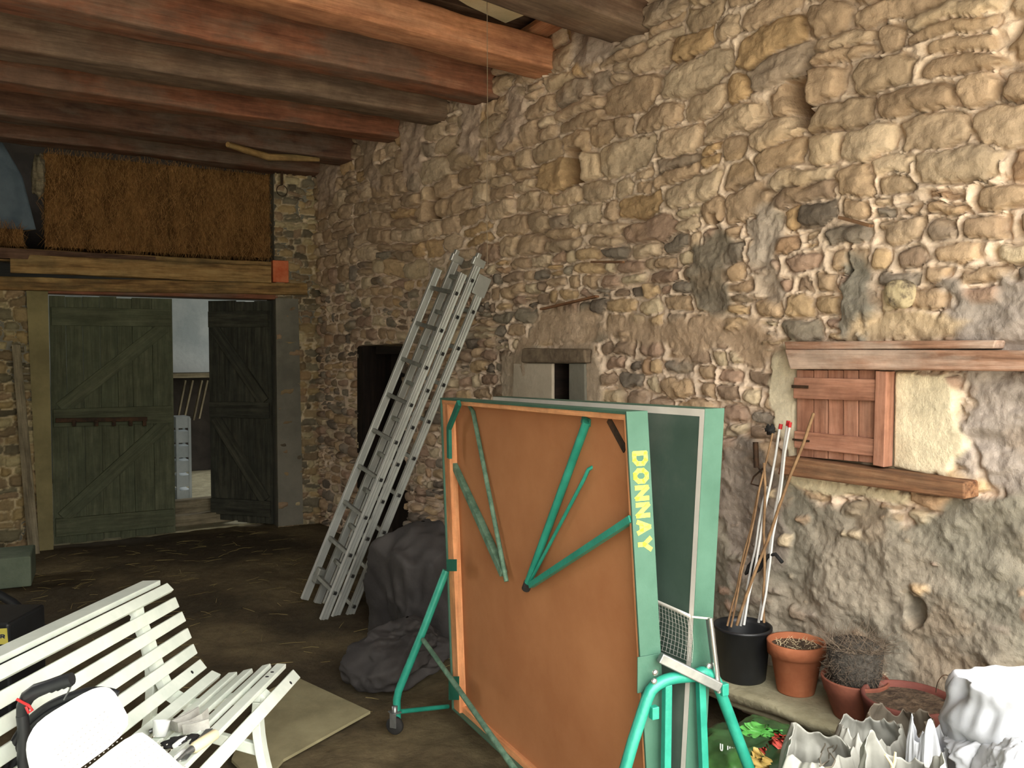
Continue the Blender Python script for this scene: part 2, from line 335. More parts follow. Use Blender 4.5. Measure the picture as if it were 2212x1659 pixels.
# ================================================================ rubble stone surfaces
PAL_TOP = [((182,154,124), 5), ((190,164,134), 4), ((174,146,116), 4), ((196,172,142), 3), ((166,142,114), 2), ((186,152,108), 1.5), ((156,136,116), 1)]
PAL_MID = [((178,150,118), 4), ((188,158,118), 3), ((134,122,108), 2.5), ((148,124,102), 3), ((112,100,88), 1.6), ((194,174,142), 3), ((166,136,114), 3), ((144,132,114), 2), ((182,146,112), .6)]
def stone_field(U, V, seed, hfun, aspect=1.75, umin=None, umax=None, palsplit=2.0, depth=.05, tight=1.0):
    rng = np.random.default_rng(seed)
    shape = U.shape; u = U.ravel().astype(float); v = V.ravel().astype(float)
    wu = u+.022*fbm(u*5, v*5, 0, seed, 3)+.007*fbm(u*22, v*22, 0, seed+30, 3); wv = v+.05*fbm(u*.9, v*1.2, 3, seed+1, 2)+.014*fbm(u*7, v*7, 1, seed+2, 3)+.006*fbm(u*22, v*22, 3, seed+31, 3)
    z = v.min()-.4; rows = []
    while z < v.max()+.4:
        h = hfun(z)*rng.uniform(.78, 1.25); rows.append((z, h)); z += h
    z0 = np.array([r[0] for r in rows]); n1 = np.full(u.shape, 9.); n2 = np.full(u.shape, 9.); id1 = np.zeros(u.shape, np.int64)
    du1 = np.zeros(u.shape); dv1 = np.zeros(u.shape)
    k = np.clip(np.searchsorted(z0, wv)-1, 1, len(rows)-2)
    sid = 0; seeds = []
    umin = u.min()-.5 if umin is None else umin; umax = u.max()+.5 if umax is None else umax
    allh = []; allz = []
    for zz, h in rows:
        x = umin; L = []
        while x < umax:
            wd = h*aspect*rng.uniform(.5, 1.55)
            if rng.random() < .16:      # two thin stones on top of one another
                L.append((x+wd/2, zz+h*.27, wd/2, h*.25, sid)); sid += 1
                L.append((x+wd/2+.01, zz+h*.77, wd/2, h*.23, sid)); sid += 1
            else:
                hh = h*rng.uniform(.85, 1.12)
                L.append((x+wd/2, zz+h/2+rng.uniform(-.12, .12)*h, wd/2, hh/2, sid)); sid += 1
            allz += [zz]*(sid-len(allz)); x += wd
        seeds.append(np.array(L))
    for r in range(len(rows)):
        m = np.abs(k-r) <= 1
        if not m.any(): continue
        idx = np.nonzero(m)[0]; S = seeds[r]; j = np.searchsorted(S[:,0], wu[idx])
        for dj in (-3, -2, -1, 0, 1, 2):
            jj = np.clip(j+dj, 0, len(S)-1); q = S[jj]
            a = np.abs(wu[idx]-q[:,0])/q[:,2]; b = np.abs(wv[idx]-q[:,1])/q[:,3]
            d = ((a**2.7+b**2.7)**(1/2.7)); sc_ = q[:,3]
            dd = (d-1)*np.minimum(sc_, .05)
            c1 = n1[idx]; c2 = n2[idx]; I = q[:,4].astype(np.int64); same = I == id1[idx]
            b1 = (dd < c1) & ~((I == id1[idx]) & (c1 < 8)); b2 = ~b1 & (dd < c2) & ~((I == id1[idx]) & (c1 < 8))
            n2[idx] = np.where(b1, c1, np.where(b2, dd, c2)); n1[idx] = np.where(b1, dd, c1)
            id1[idx] = np.where(b1, I, id1[idx]); du1[idx] = np.where(b1, wu[idx]-q[:,0], du1[idx]); dv1[idx] = np.where(b1, wv[idx]-q[:,1], dv1[idx])
    e = np.minimum((n2-n1)*.5, -n1+.006)                          # metres inside the stone's edge
    pr = rng.uniform(.5, 1.0, sid+1); tu = rng.uniform(-.10, .10, sid+1); tv = rng.uniform(-.14, .14, sid+1)
    mort = rng.uniform(-.001, .005, sid+1)*tight; _z = np.array(allz+[0]*(sid+1-len(allz))); mort = mort+np.where(_z < palsplit, .0052, .001)*(palsplit < 9)
    E = e-mort[id1]-.004*vn(u*30, v*30, 0, seed+9)
    prof = ss(-.001, .008, E)*.72+ss(.0, .04, E)*.28
    rough = .008*fbm(u*14, v*18, id1*.37, seed+4, 4)+.012*np.abs(fbm(u*6, v*9, id1*.77, seed+6, 3))-.006*np.round(2*fbm(u*3, v*11, id1*.5, seed+16, 2))*.5
    H = depth*pr[id1]*prof+prof*(tu[id1]*du1+tv[id1]*dv1+rough)
    mo = .012+.010*fbm(u*4, v*4, 5, seed+5, 4)+.009*fbm(u*26, v*26, 1, seed+8, 3)
    gap = ss(-.012, .004, E); mo = np.where(vn(u*2.3, v*2.3, 8, seed) > -.15, mo+.012, mo-.012)
    ism = 1-ss(-.002, .003, E)
    Hh = H+ (mo*ism) - .030*np.exp(-((E+.001)/.005)**2)*(.6+.6*vn(u*6, v*6, 2, seed+3))
    # colours
    cols = np.zeros((sid+1, 3)); zz = np.array(allz+[0]*(sid+1-len(allz)))
    for P, msk in ((PAL_TOP, zz > palsplit+rng.uniform(-.25, .25, sid+1)), (PAL_MID, None)):
        w_ = np.array([p[1] for p in P], float); w_ /= w_.sum(); ch = rng.choice(len(P), sid+1, p=w_)
        c = np.array([lin(p[0]) for p in P])[ch]
        if msk is None: cols = np.where(keep[:, None], cols, c)
        else: cols = c; keep = msk
    cols = cols*rng.uniform(.88, 1.10, (sid+1, 1))
    C = cols[id1]*(1+.16*fbm(u*5, v*5, id1*.3, seed+7, 4))[:, None]
    och = ss(.2, .8, fbm(u*3, v*6, 9, seed+13, 3))[:, None]; C = C*(1-och*.22)+np.array(lin((194,158,108)))*och*.22
    mc = np.array(lin((222,200,178)))*(1+.2*fbm(u*6, v*6, 4, seed+11, 4))[:, None]
    C = (C*.84+C.mean(1, keepdims=True)*.16*np.array((1.06,1.0,.94)))*1.04
    C = C*(1-ism[:, None])+mc*ism[:, None]
    return Hh.reshape(shape), np.clip(C, 0.01, .9).reshape(shape+(3,)), E.reshape(shape)

def mesh_grid(name, P, C, m, parent=None, flip=False, keep=None):
    nv, nu = P.shape[:2]; me = bpy.data.meshes.new(name)
    j, i = np.meshgrid(np.arange(nv-1), np.arange(nu-1), indexing='ij'); b = j*nu+i
    q = np.stack([b, b+1, b+nu+1, b+nu], -1)
    if keep is not None: q = q[keep]
    q = q.reshape(-1, 4)
    if flip: q = q[:, ::-1]
    me.vertices.add(nv*nu); me.vertices.foreach_set('co', P.reshape(-1).astype(np.float32))
    n = len(q); me.loops.add(n*4); me.loops.foreach_set('vertex_index', q.reshape(-1).astype(np.int32))
    me.polygons.add(n); me.polygons.foreach_set('loop_start', np.arange(0, n*4, 4, dtype=np.int32))
    me.polygons.foreach_set('use_smooth', np.ones(n, bool)); me.update(calc_edges=True)
    if C is not None:
        ca = me.attributes.new('col', 'FLOAT_COLOR', 'POINT')
        ca.data.foreach_set('color', np.concatenate([C, np.ones(C.shape[:2]+(1,))], -1).reshape(-1).astype(np.float32))
    me.materials.append(m); o = bpy.data.objects.new(name, me); sc.collection.objects.link(o)
    if parent: o.parent = parent
    else: o['kind'] = 'structure'
    return o
def poly_sd(poly, X, Y):
    """signed distance to polygon, negative inside"""
    d = np.full(X.shape, 1e9); ins = np.zeros(X.shape, bool); n = len(poly)
    for i in range(n):
        x0, y0 = poly[i]; x1, y1 = poly[(i+1) % n]; ex, ey = x1-x0, y1-y0
        t = np.clip(((X-x0)*ex+(Y-y0)*ey)/(ex*ex+ey*ey+1e-12), 0, 1)
        d = np.minimum(d, (X-x0-ex*t)**2+(Y-y0-ey*t)**2)
        c = ((y0 > Y) != (y1 > Y)) & (X < (x1-x0)*(Y-y0)/((y1-y0) if y1 != y0 else 1e-9)+x0); ins ^= c
    d = np.sqrt(d); return np.where(ins, -d, d)
def wpoly(pts): return [(wl(x, y).y, wl(x, y).z) for x, y in pts]

# ---------------------------------------------------------------- right wall
CEIL_B = 3.28        # underside of the beams
def yspace():
    ys = [.05]
    while ys[-1] < 7.95:
        y = ys[-1]; ys.append(y+(.05 if y < .8 else (.006 if y < 3.2 else (.0085 if y < 5 else .013))))
    return np.array(ys)
YS = yspace(); ZS = np.arange(-.05, 3.62, .0072)
Yg, Zg = np.meshgrid(YS, ZS)
hf = lambda z: .080+.062*float(ss(1.9, 2.5, z))
H, C, E = stone_field(Yg, Zg, 11, hf, 1.95, palsplit=2.15, depth=.048)
def apply(poly, height, colA, colB, soft=.025, wob=.05, amp=.006, sd=1, keepstone=0.0, sc=3.0):
    """a patch of render laid over the stones"""
    global H, C
    s = poly_sd(wpoly(poly), Yg, Zg)+wob*fbm(Yg*5, Zg*5, 0, 40+sd, 4)
    k = 1-ss(-soft, soft, s)
    surf = height+amp*fbm(Yg*sc*2, Zg*sc*2.6, 1, 60+sd, 6, .55)-amp*1.1*np.abs(fbm(Yg*sc*1.3, Zg*sc*2, 4, 90+sd, 5, .55))+.12*amp*vn(Yg*70, Zg*70, 0, sd)
    if keepstone: k = k*(1-ss(keepstone, keepstone+.012, H+.012*fbm(Yg*3, Zg*3, 2, 99+sd, 3)))
    mixn = ss(-.5, .5, fbm(Yg*2.5, Zg*2.5, 7, 80+sd, 5))[..., None]
    cc = (np.array(lin(colA))*(1-mixn)+np.array(lin(colB))*mixn)*(1+.12*fbm(Yg*14, Zg*14, 3, 70+sd, 4))[..., None]
    st_ = ss(.35, .8, fbm(Yg*3.5, Zg*6, 12, 65+sd, 5))[..., None]*.35; cc = cc*(1-st_)+np.array(lin((142,120,96)))*st_
    H = H*(1-k)+surf*k; C = C*(1-k[..., None])+cc*k[..., None]
# general lower render, stones showing through
apply([(1540,1120),(1650,1060),(1760,1075),(2120,1085),(2300,1090),(2300,1900),(1450,1900),(1500,1300)], .030, (150,140,124), (132,126,112), .03, .08, .017, 1, .038)
apply([(1560,900),(1650,930),(1700,1060),(1660,1200),(1580,1250),(1540,1100)], .03, (150,138,126), (128,118,108), .03, .08, .015, 2, .038)
apply([(1790,560),(1830,530),(1870,560),(1850,720),(1800,730)], .035, (152,144,132), (134,128,116), .03, .09, .016, 3, .055)
apply([(2030,600),(2120,620),(2212,560),(2300,560),(2300,1000),(2180,1010),(2060,980),(2095,840),(2040,760)], .034, (166,154,144), (148,138,128), .03, .09, .016, 4, .055)
apply([(1850,690),(1990,640),(2100,690),(2060,745),(1820,745)], .03, (206,188,158), (192,170,140), .02, .04, .012, 5, .05)
apply([(1485,520),(1560,520),(1565,640),(1490,640)], .036, (130,120,106), (146,136,120), .03, .09, .016, 6, .05)
apply([(1630,430),(1680,430),(1690,640),(1630,640)], .032, (188,174,160), (172,158,144), .03, .09, .016, 7, .055)
# cream render round the shuttered window
apply([(1655,745),(1715,735),(1735,740),(1735,1010),(1720,1040),(1660,930),(1652,860)],   .036, (222,211,184), (212,199,170), .012, .025, .0022, 8)
apply([(1915,790),(2040,800),(2060,860),(2040,900),(2075,960),(2040,1030),(1915,1015)],   .040, (222,210,180), (212,198,168), .012, .030, .0022, 9)
apply([(1700,1010),(1800,1035),(1960,1070),(1940,1090),(1780,1070),(1700,1045)], .036, (214,200,168), (196,180,150), .012, .02, .006, 10)
# pinkish smear above and left of the little slit window
apply([(1085,775),(1130,745),(1280,740),(1300,800),(1285,900),(1095,900)], .036, (196,180,160), (176,158,138), .015, .03, .006, 11)
apply([(1180,660),(1350,680),(1650,720),(1700,760),(1640,770),(1300,745),(1120,750)], .024, (196,172,148), (178,154,130), .04, .06, .010, 12, .040)
# mortar smears where the beams enter
for i, (x, y) in enumerate([(1090,230),(1000,265),(885,310),(790,350),(700,395),(1260,120)]):
    apply([(x-18,y-60),(x+30,y-60),(x+26,y+46),(x-6,y+60)], .04, (184,162,144), (168,146,126), .03, .10, .014, 20+i)
apply([(1250,60),(1330,90),(1300,130),(1240,120)], .04, (176,160,148), (160,142,128), .02, .04, .012, 30)
# recesses: putlog holes, slit window, blocked doorway
def hole(poly, depth, wob=.012, sd=0, dark=1.0, edge=.006):
    global H, C
    s = poly_sd(wpoly(poly), Yg, Zg)+wob*fbm(Yg*9, Zg*9, 0, 140+sd, 3); k = 1-ss(-edge, edge, s)
    H = H*(1-k)-depth*k*(1+.1*fbm(Yg*8, Zg*8, 0, sd, 3))
hole([(1690,180),(1738,165),(1742,272),(1700,282)], .24, .02, 1)
hole([(1208,322),(1248,318),(1246,388),(1212,398)], .22, .015, 2)
hole([(915,405),(940,400),(941,470),(918,478)], .20, .015, 3)
hole([(1528,462),(1545,460),(1546,495),(1530,500)], .08, .02, 4)
hole([(1812,520),(1838,518),(1836,585),(1818,600)], .10, .02, 5)
hole([(1958,1290),(1985,1310),(1990,1350),(1965,1370),(1950,1330)], .07, .02, 6)
hole([(1197,787),(1231,787),(1231,900),(1197,900)], .30, 0, 7, edge=.004)
hole([(774,748),(868,742),(872,1180),(774,1200)], .26, .006, 8, edge=.006)
# flatten under the window timbers
def flat(poly, h):
    global H
    s = poly_sd(wpoly(poly), Yg, Zg); k = 1-ss(-.006, .006, s); H = H*(1-k)+h*k
flat([(1716,742),(2300,738),(2300,800),(1930,803),(1925,1010),(2100,1050),(2100,1072),(1712,1015)], .008)
flat([(1135,756),(1273,756),(1273,783),(1135,783)], .01)
H = H+.012*fbm(Yg*.8, Zg*.8, 0, 3, 3)
P = np.stack([WX-H+.035, Yg, Zg], -1)
mesh_grid('wall_right', P, C, M['stone'], flip=True)
b = MB(); b.box((WX+.62, 4.0, 1.75), (.2, 8.2, 4.2)); struct(b, 'wall_right_core', M['dark'])
bpy.data.objects['wall_right_core'].name = 'wall_right.001'
def WF(px, py, off): return wl(px, py, off)

# ---------------------------------------------------------------- floor
fx = np.concatenate([np.arange(-4.2, -.4, .08), np.arange(-.4, 3.3, .022)]); fy = np.concatenate([np.arange(0.05, 1.6, .08), np.arange(1.6, 8.3, .024)])
Xf, Yf = np.meshgrid(fx, fy)
Zf = .018*fbm(Xf*1.2, Yf*1.2, 0, 5, 4)+.005*fbm(Xf*9, Yf*9, 0, 6, 4)-.012
t1 = ss(-.6, .6, fbm(Xf*1.4, Yf*1.4, 2, 8, 5))[..., None]; t2 = ss(-.2, .7, fbm(Xf*4, Yf*4, 3, 9, 4))[..., None]
Cf = np.array(lin((66,58,44)))*(1-t1)+np.array(lin((104,92,68)))*t1
Cf = Cf*(1-t2*.45)+np.array(lin((66,56,42)))*t2*.45
mesh_grid('floor', np.stack([Xf, Yf, Zf], -1), Cf, M['dirt'])
def straws(n, fn, name, label, cat, seed=1, L=(.05, .16), wd=.0012, parent=None, colr=((176,158,104), (128,112,70)), kind=True):
    r = random.Random(seed); mb = MB(); cols = []
    for i in range(n):
        p, d, nn = fn(r); ln = r.uniform(*L); d = Vector(d).normalized(); s = d.cross(Vector(nn)).normalized()*wd
        mid = p+d*ln*.5+Vector(nn)*ln*r.uniform(-.02, .06); q = p+d*ln
        up = Vector(nn).normalized()*wd
        mb.add([p-s, p+s, mid+s, mid-s, q+s*.6, q-s*.6, p+up, mid+up, q+up*.6],
               [(0,6,7,3),(6,1,2,7),(3,7,8,5),(7,2,4,8),(0,3,2,1),(3,5,4,2)])
        t = r.random(); c = [a*(1-t)+b_*t for a, b_ in zip(lin(colr[0]), lin(colr[1]))]; cols += [(*c, 1)]*9
    return mb, cols
def ffn(r):
    a = r.uniform(0, math.tau)
    if r.random() < .55: p = Vector((r.uniform(.5, 2.6), r.uniform(5.2, 7.7), .012))
    else: p = Vector((r.uniform(.3, 2.6), r.uniform(3.0, 7.6), .012))
    return p, (math.cos(a), math.sin(a)*.6, r.uniform(-.02, .06)), (0, 0, 1)
mb, cols = straws(240, ffn, '', '', '', 3)
o = top(mb, 'loose_straw', M['straw'], 'loose straw scattered over the dirt floor in front of the double door', 'straw', cols=cols); o['kind'] = 'stuff'

# yard outside the big opening behind the viewer
b = MB(); b.box((-.5, -7.0, -.06), (16, 14.1, .1)); struct(b, 'ground', M['outside'])
# other walls of the barn
b = MB(); b.box((-4.3, 4.0, 1.7), (.3, 8.3, 3.9)); struct(b, 'wall_left', M['conc'])
b = MB(); b.box((3.05, FRONT-.15, 1.7), (.6, .3, 3.9)); b.box((-2.65, FRONT-.15, 1.7), (3.3, .3, 3.9)); b.box((.9, FRONT-.15, 3.45), (3.8, .3, .5)); struct(b, 'wall_front', M['conc'])

# ---------------------------------------------------------------- ceiling and beams
b = MB(); b.box((-.55, 4.0, 3.66), (7.6, 8.4, .1)); struct(b, 'ceiling', M['dark'])
bd = MB(); y = .1
k = 0
while y < 7.9:
    wd = .17+.05*R_.random(); y2 = y+wd
    z = 3.565+.012*R_.random(); bd.box((-.5, y+wd/2, z), (7.1, wd-.012, .025)); y = y2
struct(bd, 'ceiling_boards', M['ceil']); bpy.data.objects['ceiling_boards'].name = 'ceiling.001'
BE = []
def beam(pxs, w, h, m, label, seed, rnd=.2, ext=5.6, zb=CEIL_B, amp=.010, bow=0.0, xin=.12):
    p = onz(*pxs[0], zb); q = onz(*pxs[1], zb); d = (q-p).normalized()
    q = q+d*((WX+xin-q.x)/d.x); p = q-d*ext
    nrm = Vector((-d.y, d.x, 0)); c = nrm*(w/2)+Vector((0,0,h/2))
    if p.x < -4.1: p = p+d*((-4.1-p.x)/d.x)
    mb = MB(); rough_bar(mb, p+c, q+c, w, h, seg=70, amp=amp, seed=seed, rnd=rnd, bow=bow, n=28)
    return top(mb, 'ceiling_beam', m, label, 'beam', 'rough ceiling beams')
beam([(1190,-8),(1410,72)], .26, .22, M['beam_grey'], 'dusty brown ceiling beam nearest the viewer, cut off by the top of the photo', 1, .1)
beam([(790,47),(1226,158)], .22, .19, M['beam_orange'], 'bright orange-brown ceiling beam with a rounded end bedded in the stone wall', 2, .28)
beam([(443,82),(1087,214)], .24, .28, M['beam_red'], 'ceiling beam just behind the bright orange one, with pale scraped patches', 3, .1)
beam([(300,148),(970,256)], .25, .25, M['beam_grey'], 'grey-brown ceiling beam with pale knot scar, third from the bright orange one', 4, .1)
beam([(200,203),(880,301)], .24, .26, M['beam_red'], 'reddish ceiling beam with a pale patch near its left end', 5, .1)
beam([(0,247),(775,348)], .28, .26, M['beam'], 'dark brown ceiling beam above the hay, second from the back wall', 6, .1)
beam([(0,296),(700,378)], .20, .22, M['beam'], 'dark ceiling beam along the top of the hay opening, farthest from the viewer', 7, .1)
# nearer beams outside the frame keep the rhythm overhead
for i, yy in enumerate((2.3, 1.5, .7)):
    mb = MB(); rough_bar(mb, (-4.1, yy, CEIL_B+.13), (WX+.1, yy+.2, CEIL_B+.13), .24, .26, seg=40, amp=.014, seed=20+i, rnd=.2, n=20)
    top(mb, 'ceiling_beam', M['beam_grey'], 'brown ceiling beam overhead, out of the photo', 'beam', 'rough ceiling beams')
# pale insulation panel and broken boards between the first two beams
zt = 3.53
q = [onz(925,-40,zt-.02), onz(1200,-70,zt-.02), onz(1216,-2,zt-.02), onz(1092,50,zt-.02), onz(1010,12,zt-.02)]
b = MB(); n = len(q); b.add([p for p in q]+[p+Vector((0,0,.018)) for p in q], [tuple(range(n)), tuple(range(2*n-1, n-1, -1))]+[(i, i+n, (i+1) % n+n, (i+1) % n) for i in range(n)])
top(b, 'ceiling_panel', M['cream'], 'pale cream sheet with a pointed corner between the two nearest beams', 'panel')
for i, (a, c_, w_, lb) in enumerate([((1235,20),(1110,100),.16,'short brown board slanting between the beams right of the pale sheet'), ((1240,72),(1160,98),.15,'red-brown board end tucked over the orange beam beside the stone wall')]):
    b = MB(); b.bar(onz(*a, zt-.035), onz(*c_, zt-.035), w_, .03); top(b, 'ceiling_plank', M['beam_orange'], lb, 'plank', bevel=.003)
# hanging cord
p0 = onz(1052,-20,3.4); 
b = MB(); b.tube([p0, p0+Vector((.002,0,-.5)), p0+Vector((-.001,.002,-1.0)), p0+Vector((0,0,-1.35))], .0016, 6)
top(b, 'hanging_string', M['cord'], 'thin string hanging down from the ceiling in front of the beams', 'string')

# ================================================================ back wall
def stone_panel(name, p0, ulen, vlen, seed, step=.011, hf=lambda z: .075, m=None, palsplit=9, udir=BWD, ndir=BWN, lift=0, tint=None, asp=1.6):
    us = np.arange(0, ulen+step, step); vs = np.arange(0, vlen+step, step); Ug, Vg = np.meshgrid(us, vs)
    Hh, Cc, _ = stone_field(Ug, Vg, seed, hf, asp, palsplit=palsplit)
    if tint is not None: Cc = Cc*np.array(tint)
    P = np.array(p0)[None, None]+Ug[..., None]*np.array(udir)+Vg[..., None]*np.array((0,0,1.))+(Hh+lift)[..., None]*np.array(ndir)
    return mesh_grid(name, P, Cc, m or M['stone'], flip=True)
def s_on(px, py=900, off=0.0):     # distance leftwards from the corner along the back wall
    return (bw(px, py, off)-BW0).dot(BWD)
def BP(s, z, off=0.0): return BW0+BWD*s+BWN*off+Vector((0,0,z))
sR, sDR, sDM, sDL = 0.0, s_on(597), s_on(376), s_on(108)
TOPD = bw(300, 636).z
print('door', sR, sDR, sDM, sDL, TOPD)
PT = 3.30
# right pier
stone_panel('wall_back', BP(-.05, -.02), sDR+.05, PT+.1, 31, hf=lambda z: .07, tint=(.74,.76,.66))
b = MB(); b.box(BP(sDR/2, 1.65, -.16), (sDR, .3, 3.4), (BWD, BWN, Vector((0,0,1)))); struct(b, 'wall_back', M['greyplaster'])
# grey render strip beside the door on the right pier
b = MB(); b.hexa([BP(sDR+.004, 0, .0), BP(sDR+.004, 0, .045), BP(s_on(650), 0, .045), BP(s_on(650), 0, 0), BP(sDR+.004, TOPD, 0), BP(sDR+.004, TOPD, .045), BP(s_on(644), TOPD, .045), BP(s_on(644), TOPD, 0)])
struct(b, 'trim_1', M['greyplaster'])
b = MB(); b.box(bw(604,587,.03), (.145, .09, .20), (BWD, BWN, Vector((0,0,1))))
top(b, 'brick', M['brick'], 'orange brick set upright at the end of the timber over the door', 'brick', bevel=.006)
# left pier and beyond
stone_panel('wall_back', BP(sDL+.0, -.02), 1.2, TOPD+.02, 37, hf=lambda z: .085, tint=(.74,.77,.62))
b = MB(); b.box(BP(sDL+2.0, TOPD/2, -.16), (4.0, .3, TOPD), (BWD, BWN, Vector((0,0,1)))); struct(b, 'wall_back', M['greyplaster'])
# yellowish render on the door jamb, left
b = MB(); b.hexa([BP(sDL-.004, 0, 0), BP(sDL-.004, 0, .06), BP(sDL+.10, 0, .06), BP(sDL+.10, 0, 0), BP(sDL-.004, TOPD, 0), BP(sDL-.004, TOPD, .06), BP(sDL+.15, TOPD, .06), BP(sDL+.15, TOPD, 0)])
struct(b, 'trim_2', mat('ochre_render', (116,108,76), (140,130,92), 4, .95, 0, .5, 30))
# timbers over the door
zA = bw(300, 618).z
def timber(x0, y0t, y0b, x1, y1t, y1b, off, dep, m, label, seed, name='lintel_timber'):
    a_t, a_b, b_t, b_b = bw(x0,y0t,off), bw(x0,y0b,off), bw(x1,y1t,off), bw(x1,y1b,off)
    p = (a_t+a_b)/2-BWN*dep/2; q = (b_t+b_b)/2-BWN*dep/2; h = ((a_t-a_b).length+(b_t-b_b).length)/2
    mb = MB(); rough_bar(mb, p, q, dep, h, seg=40, amp=.010, seed=seed, rnd=.12, n=24)
    return top(mb, name, m, label, 'timber', 'timbers over the double door')
timber(-60, 530, 560, 590, 566, 590, .02, .07, M['oldwood'], 'grey-brown timber ledge directly under the hay', 51)
timber(22, 548, 588, 586, 574, 612, .10, .09, M['oldwood'], 'light squared timber across the wall just below the hay, square cut left end', 52)
timber(-80, 594, 626, 664, 612, 636, .06, .32, M['oldwood'], 'lower light timber lintel right over the double door, dark right end', 53)
timber(104, 620, 632, 600, 632, 648, .02, .2, M['beam_red'], 'thin dark red-brown batten at the head of the double door', 54)
# doors
def leaf(name, label, s0, s1, base, top_, hinge, ang, m, cross, cat='door'):
    """ledged and braced plank door leaf from s0 to s1 (positions leftwards), turned about the hinge side"""
    W = abs(s1-s0); d0 = BWD if s1 > s0 else -BWD
    ca, sa = math.cos(ang), math.sin(ang)
    d = Vector((d0.x*ca-d0.y*sa, d0.x*sa+d0.y*ca, 0)); nn = Vector((-d.y, d.x, 0)); nn = nn if nn.dot(BWN) > 0 else -nn
    o_ = BP(s0, 0, -.02); Z = Vector((0,0,1)); H_ = top_-base
    t = thing(name, label, cat, o_+d*W/2+Z*base)
    n = 7; x = 0; mb = MB(); ws = [R_.uniform(.8, 1.2) for _ in range(n)]; f = W/sum(ws)
    for w_ in ws:
        mb.box(o_+d*(x+w_*f/2)+Z*(base+H_/2+R_.uniform(-.008, .008)), (w_*f-.002, .026, H_), (d, nn, Z)); x += w_*f
    mb.build('door_planks', m, t, .002)
    for zz in (.14, .5*H_+.02, H_-.17):
        mb = MB(); mb.box(o_+d*W/2+nn*.027+Z*(base+zz), (W-.03, .028, .15), (d, nn, Z)); mb.build('ledge', m, t, .002)
    for za, zb in ((.22, .5*H_-.06), (.5*H_+.1, H_-.25)):
        a, c_ = (za, zb) if cross else (zb, za)
        mb = MB(); p = o_+d*.07+nn*.026+Z*(base+a); q = o_+d*(W-.07)+nn*.026+Z*(base+c_)
        mb.bar(p, q, .024, .11, up=(q-p).cross(nn)); mb.build('brace', m, t, .002)
    return t, o_, d, nn
t, o_, d, nn = leaf('barn_door_leaf', 'closed grey-green plank leaf of the double door, left of the dark gap', sDL-.01, sDM, .03, TOPD-.03, 0, 0, M['door'], True)
# door bar with staples
b = MB(); b.bar(bw(120,908,.06), bw(318,905,.06), .02, .035); b.build('door_bar', M['iron'], t, .003)
for x in (160, 208, 246, 282, 312):
    b = MB(); b.box(bw(x,914,.062), (.03,.03,.05), (BWD, BWN, Vector((0,0,1)))); b.build('staple', M['iron'], t, .004)
pr = onz(458,1122,.02); hp = BP(sDR+.03, 0, -.02)
v = Vector((pr.x-hp.x, pr.y-hp.y, 0)); Wr = v.length; ang = math.atan2(v.y, v.x)-math.atan2(BWD.y, BWD.x)
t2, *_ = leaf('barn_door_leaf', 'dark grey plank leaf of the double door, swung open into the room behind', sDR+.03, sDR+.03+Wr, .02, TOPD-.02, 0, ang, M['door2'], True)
# room behind
b = MB(); b.box((2.6, 10.3, -.05), (6.2, 4.4, .1)); struct(b, 'floor', M['conc'])
b = MB(); b.box((2.6, 12.4, 1.8), (6.2, .2, 3.8)); struct(b, 'wall_far', M['limewash'])
b = MB(); b.box((-.5, 10.3, 1.8), (.2, 4.4, 3.8)); struct(b, 'wall_far_left', M['limewash'])
b = MB(); b.box((5.6, 8.5, 1.8), (.2, 1.2, 3.8)); b.box((5.6, 12.0, 1.8), (.2, .9, 3.8)); b.box((5.6, 10.3, 3.1), (.2, 2.6, 1.2)); b.box((5.6, 10.3, .4), (.2, 2.6, .8)); b.box((4.4, 8.0, 1.8), (2.4, .2, 3.8)); struct(b, 'wall_far_right', M['limewash'])
b = MB(); b.box((2.6, 10.3, 2.38), (6.2, 4.4, .06)); struct(b, 'ceiling', M['dark'])
# things in it
gx = lambda px, py, Y: onplane(px, py, (0, Y, 0), Vector((0,1,0)))
p = gx(372,812,11.6); q = gx(470,812,11.6)
sh = thing('storage_shelf', 'dark shelf with a pale front edge against the white wall in the room behind', 'shelf', (p.x+.3, 11.85, 0))
b = MB(); b.box(((p.x+q.x)/2, 11.85, p.z), (q.x-p.x+1.2, .5, .06)); b.build('shelf_board', M['greywood'], sh, .004)
b = MB(); b.box(((p.x+q.x)/2, 12.05, p.z/2-.02), (q.x-p.x+1.2, .06, p.z-.05)); b.build('back_panel', M['dark'], sh)
for dx in (-.95, .95):
    b = MB(); b.box(((p.x+q.x)/2+dx, 11.8, p.z/2-.01), (.06, .4, p.z-.04)); b.build('leg', M['dark'], sh)
for i, (x, hh) in enumerate(((392,.55),(408,.5),(428,.52),(440,.5))):
    a = gx(x, 822, 11.55); b = MB(); b.bar((a.x-.05, 11.62, a.z-hh), (a.x+.06, 11.60, a.z), .05, .02, (1,0,0))
    b.build('slat', M['greywood'], sh)
c0 = gx(396,1062,9.3)
cr = thing('slatted_crate', 'pale narrow slatted crate standing on end in the room behind the gap', 'crate', (c0.x, 9.3, 0))
a0 = gx(382,905,9.3); a1 = gx(409,905,9.3); ht = a0.z
for x in (a0.x, a1.x):
    for yy in (9.3, 9.55):
        b = MB(); b.box((x, yy, ht/2), (.025, .025, ht)); b.build('upright', M['limewash'], cr)
for i in range(6):
    z = .12+i*(ht-.16)/5; b = MB(); b.box(((a0.x+a1.x)/2, 9.43, z), (a1.x-a0.x+.02, .26, ht/8)); b.build('slat', M['limewash'], cr)
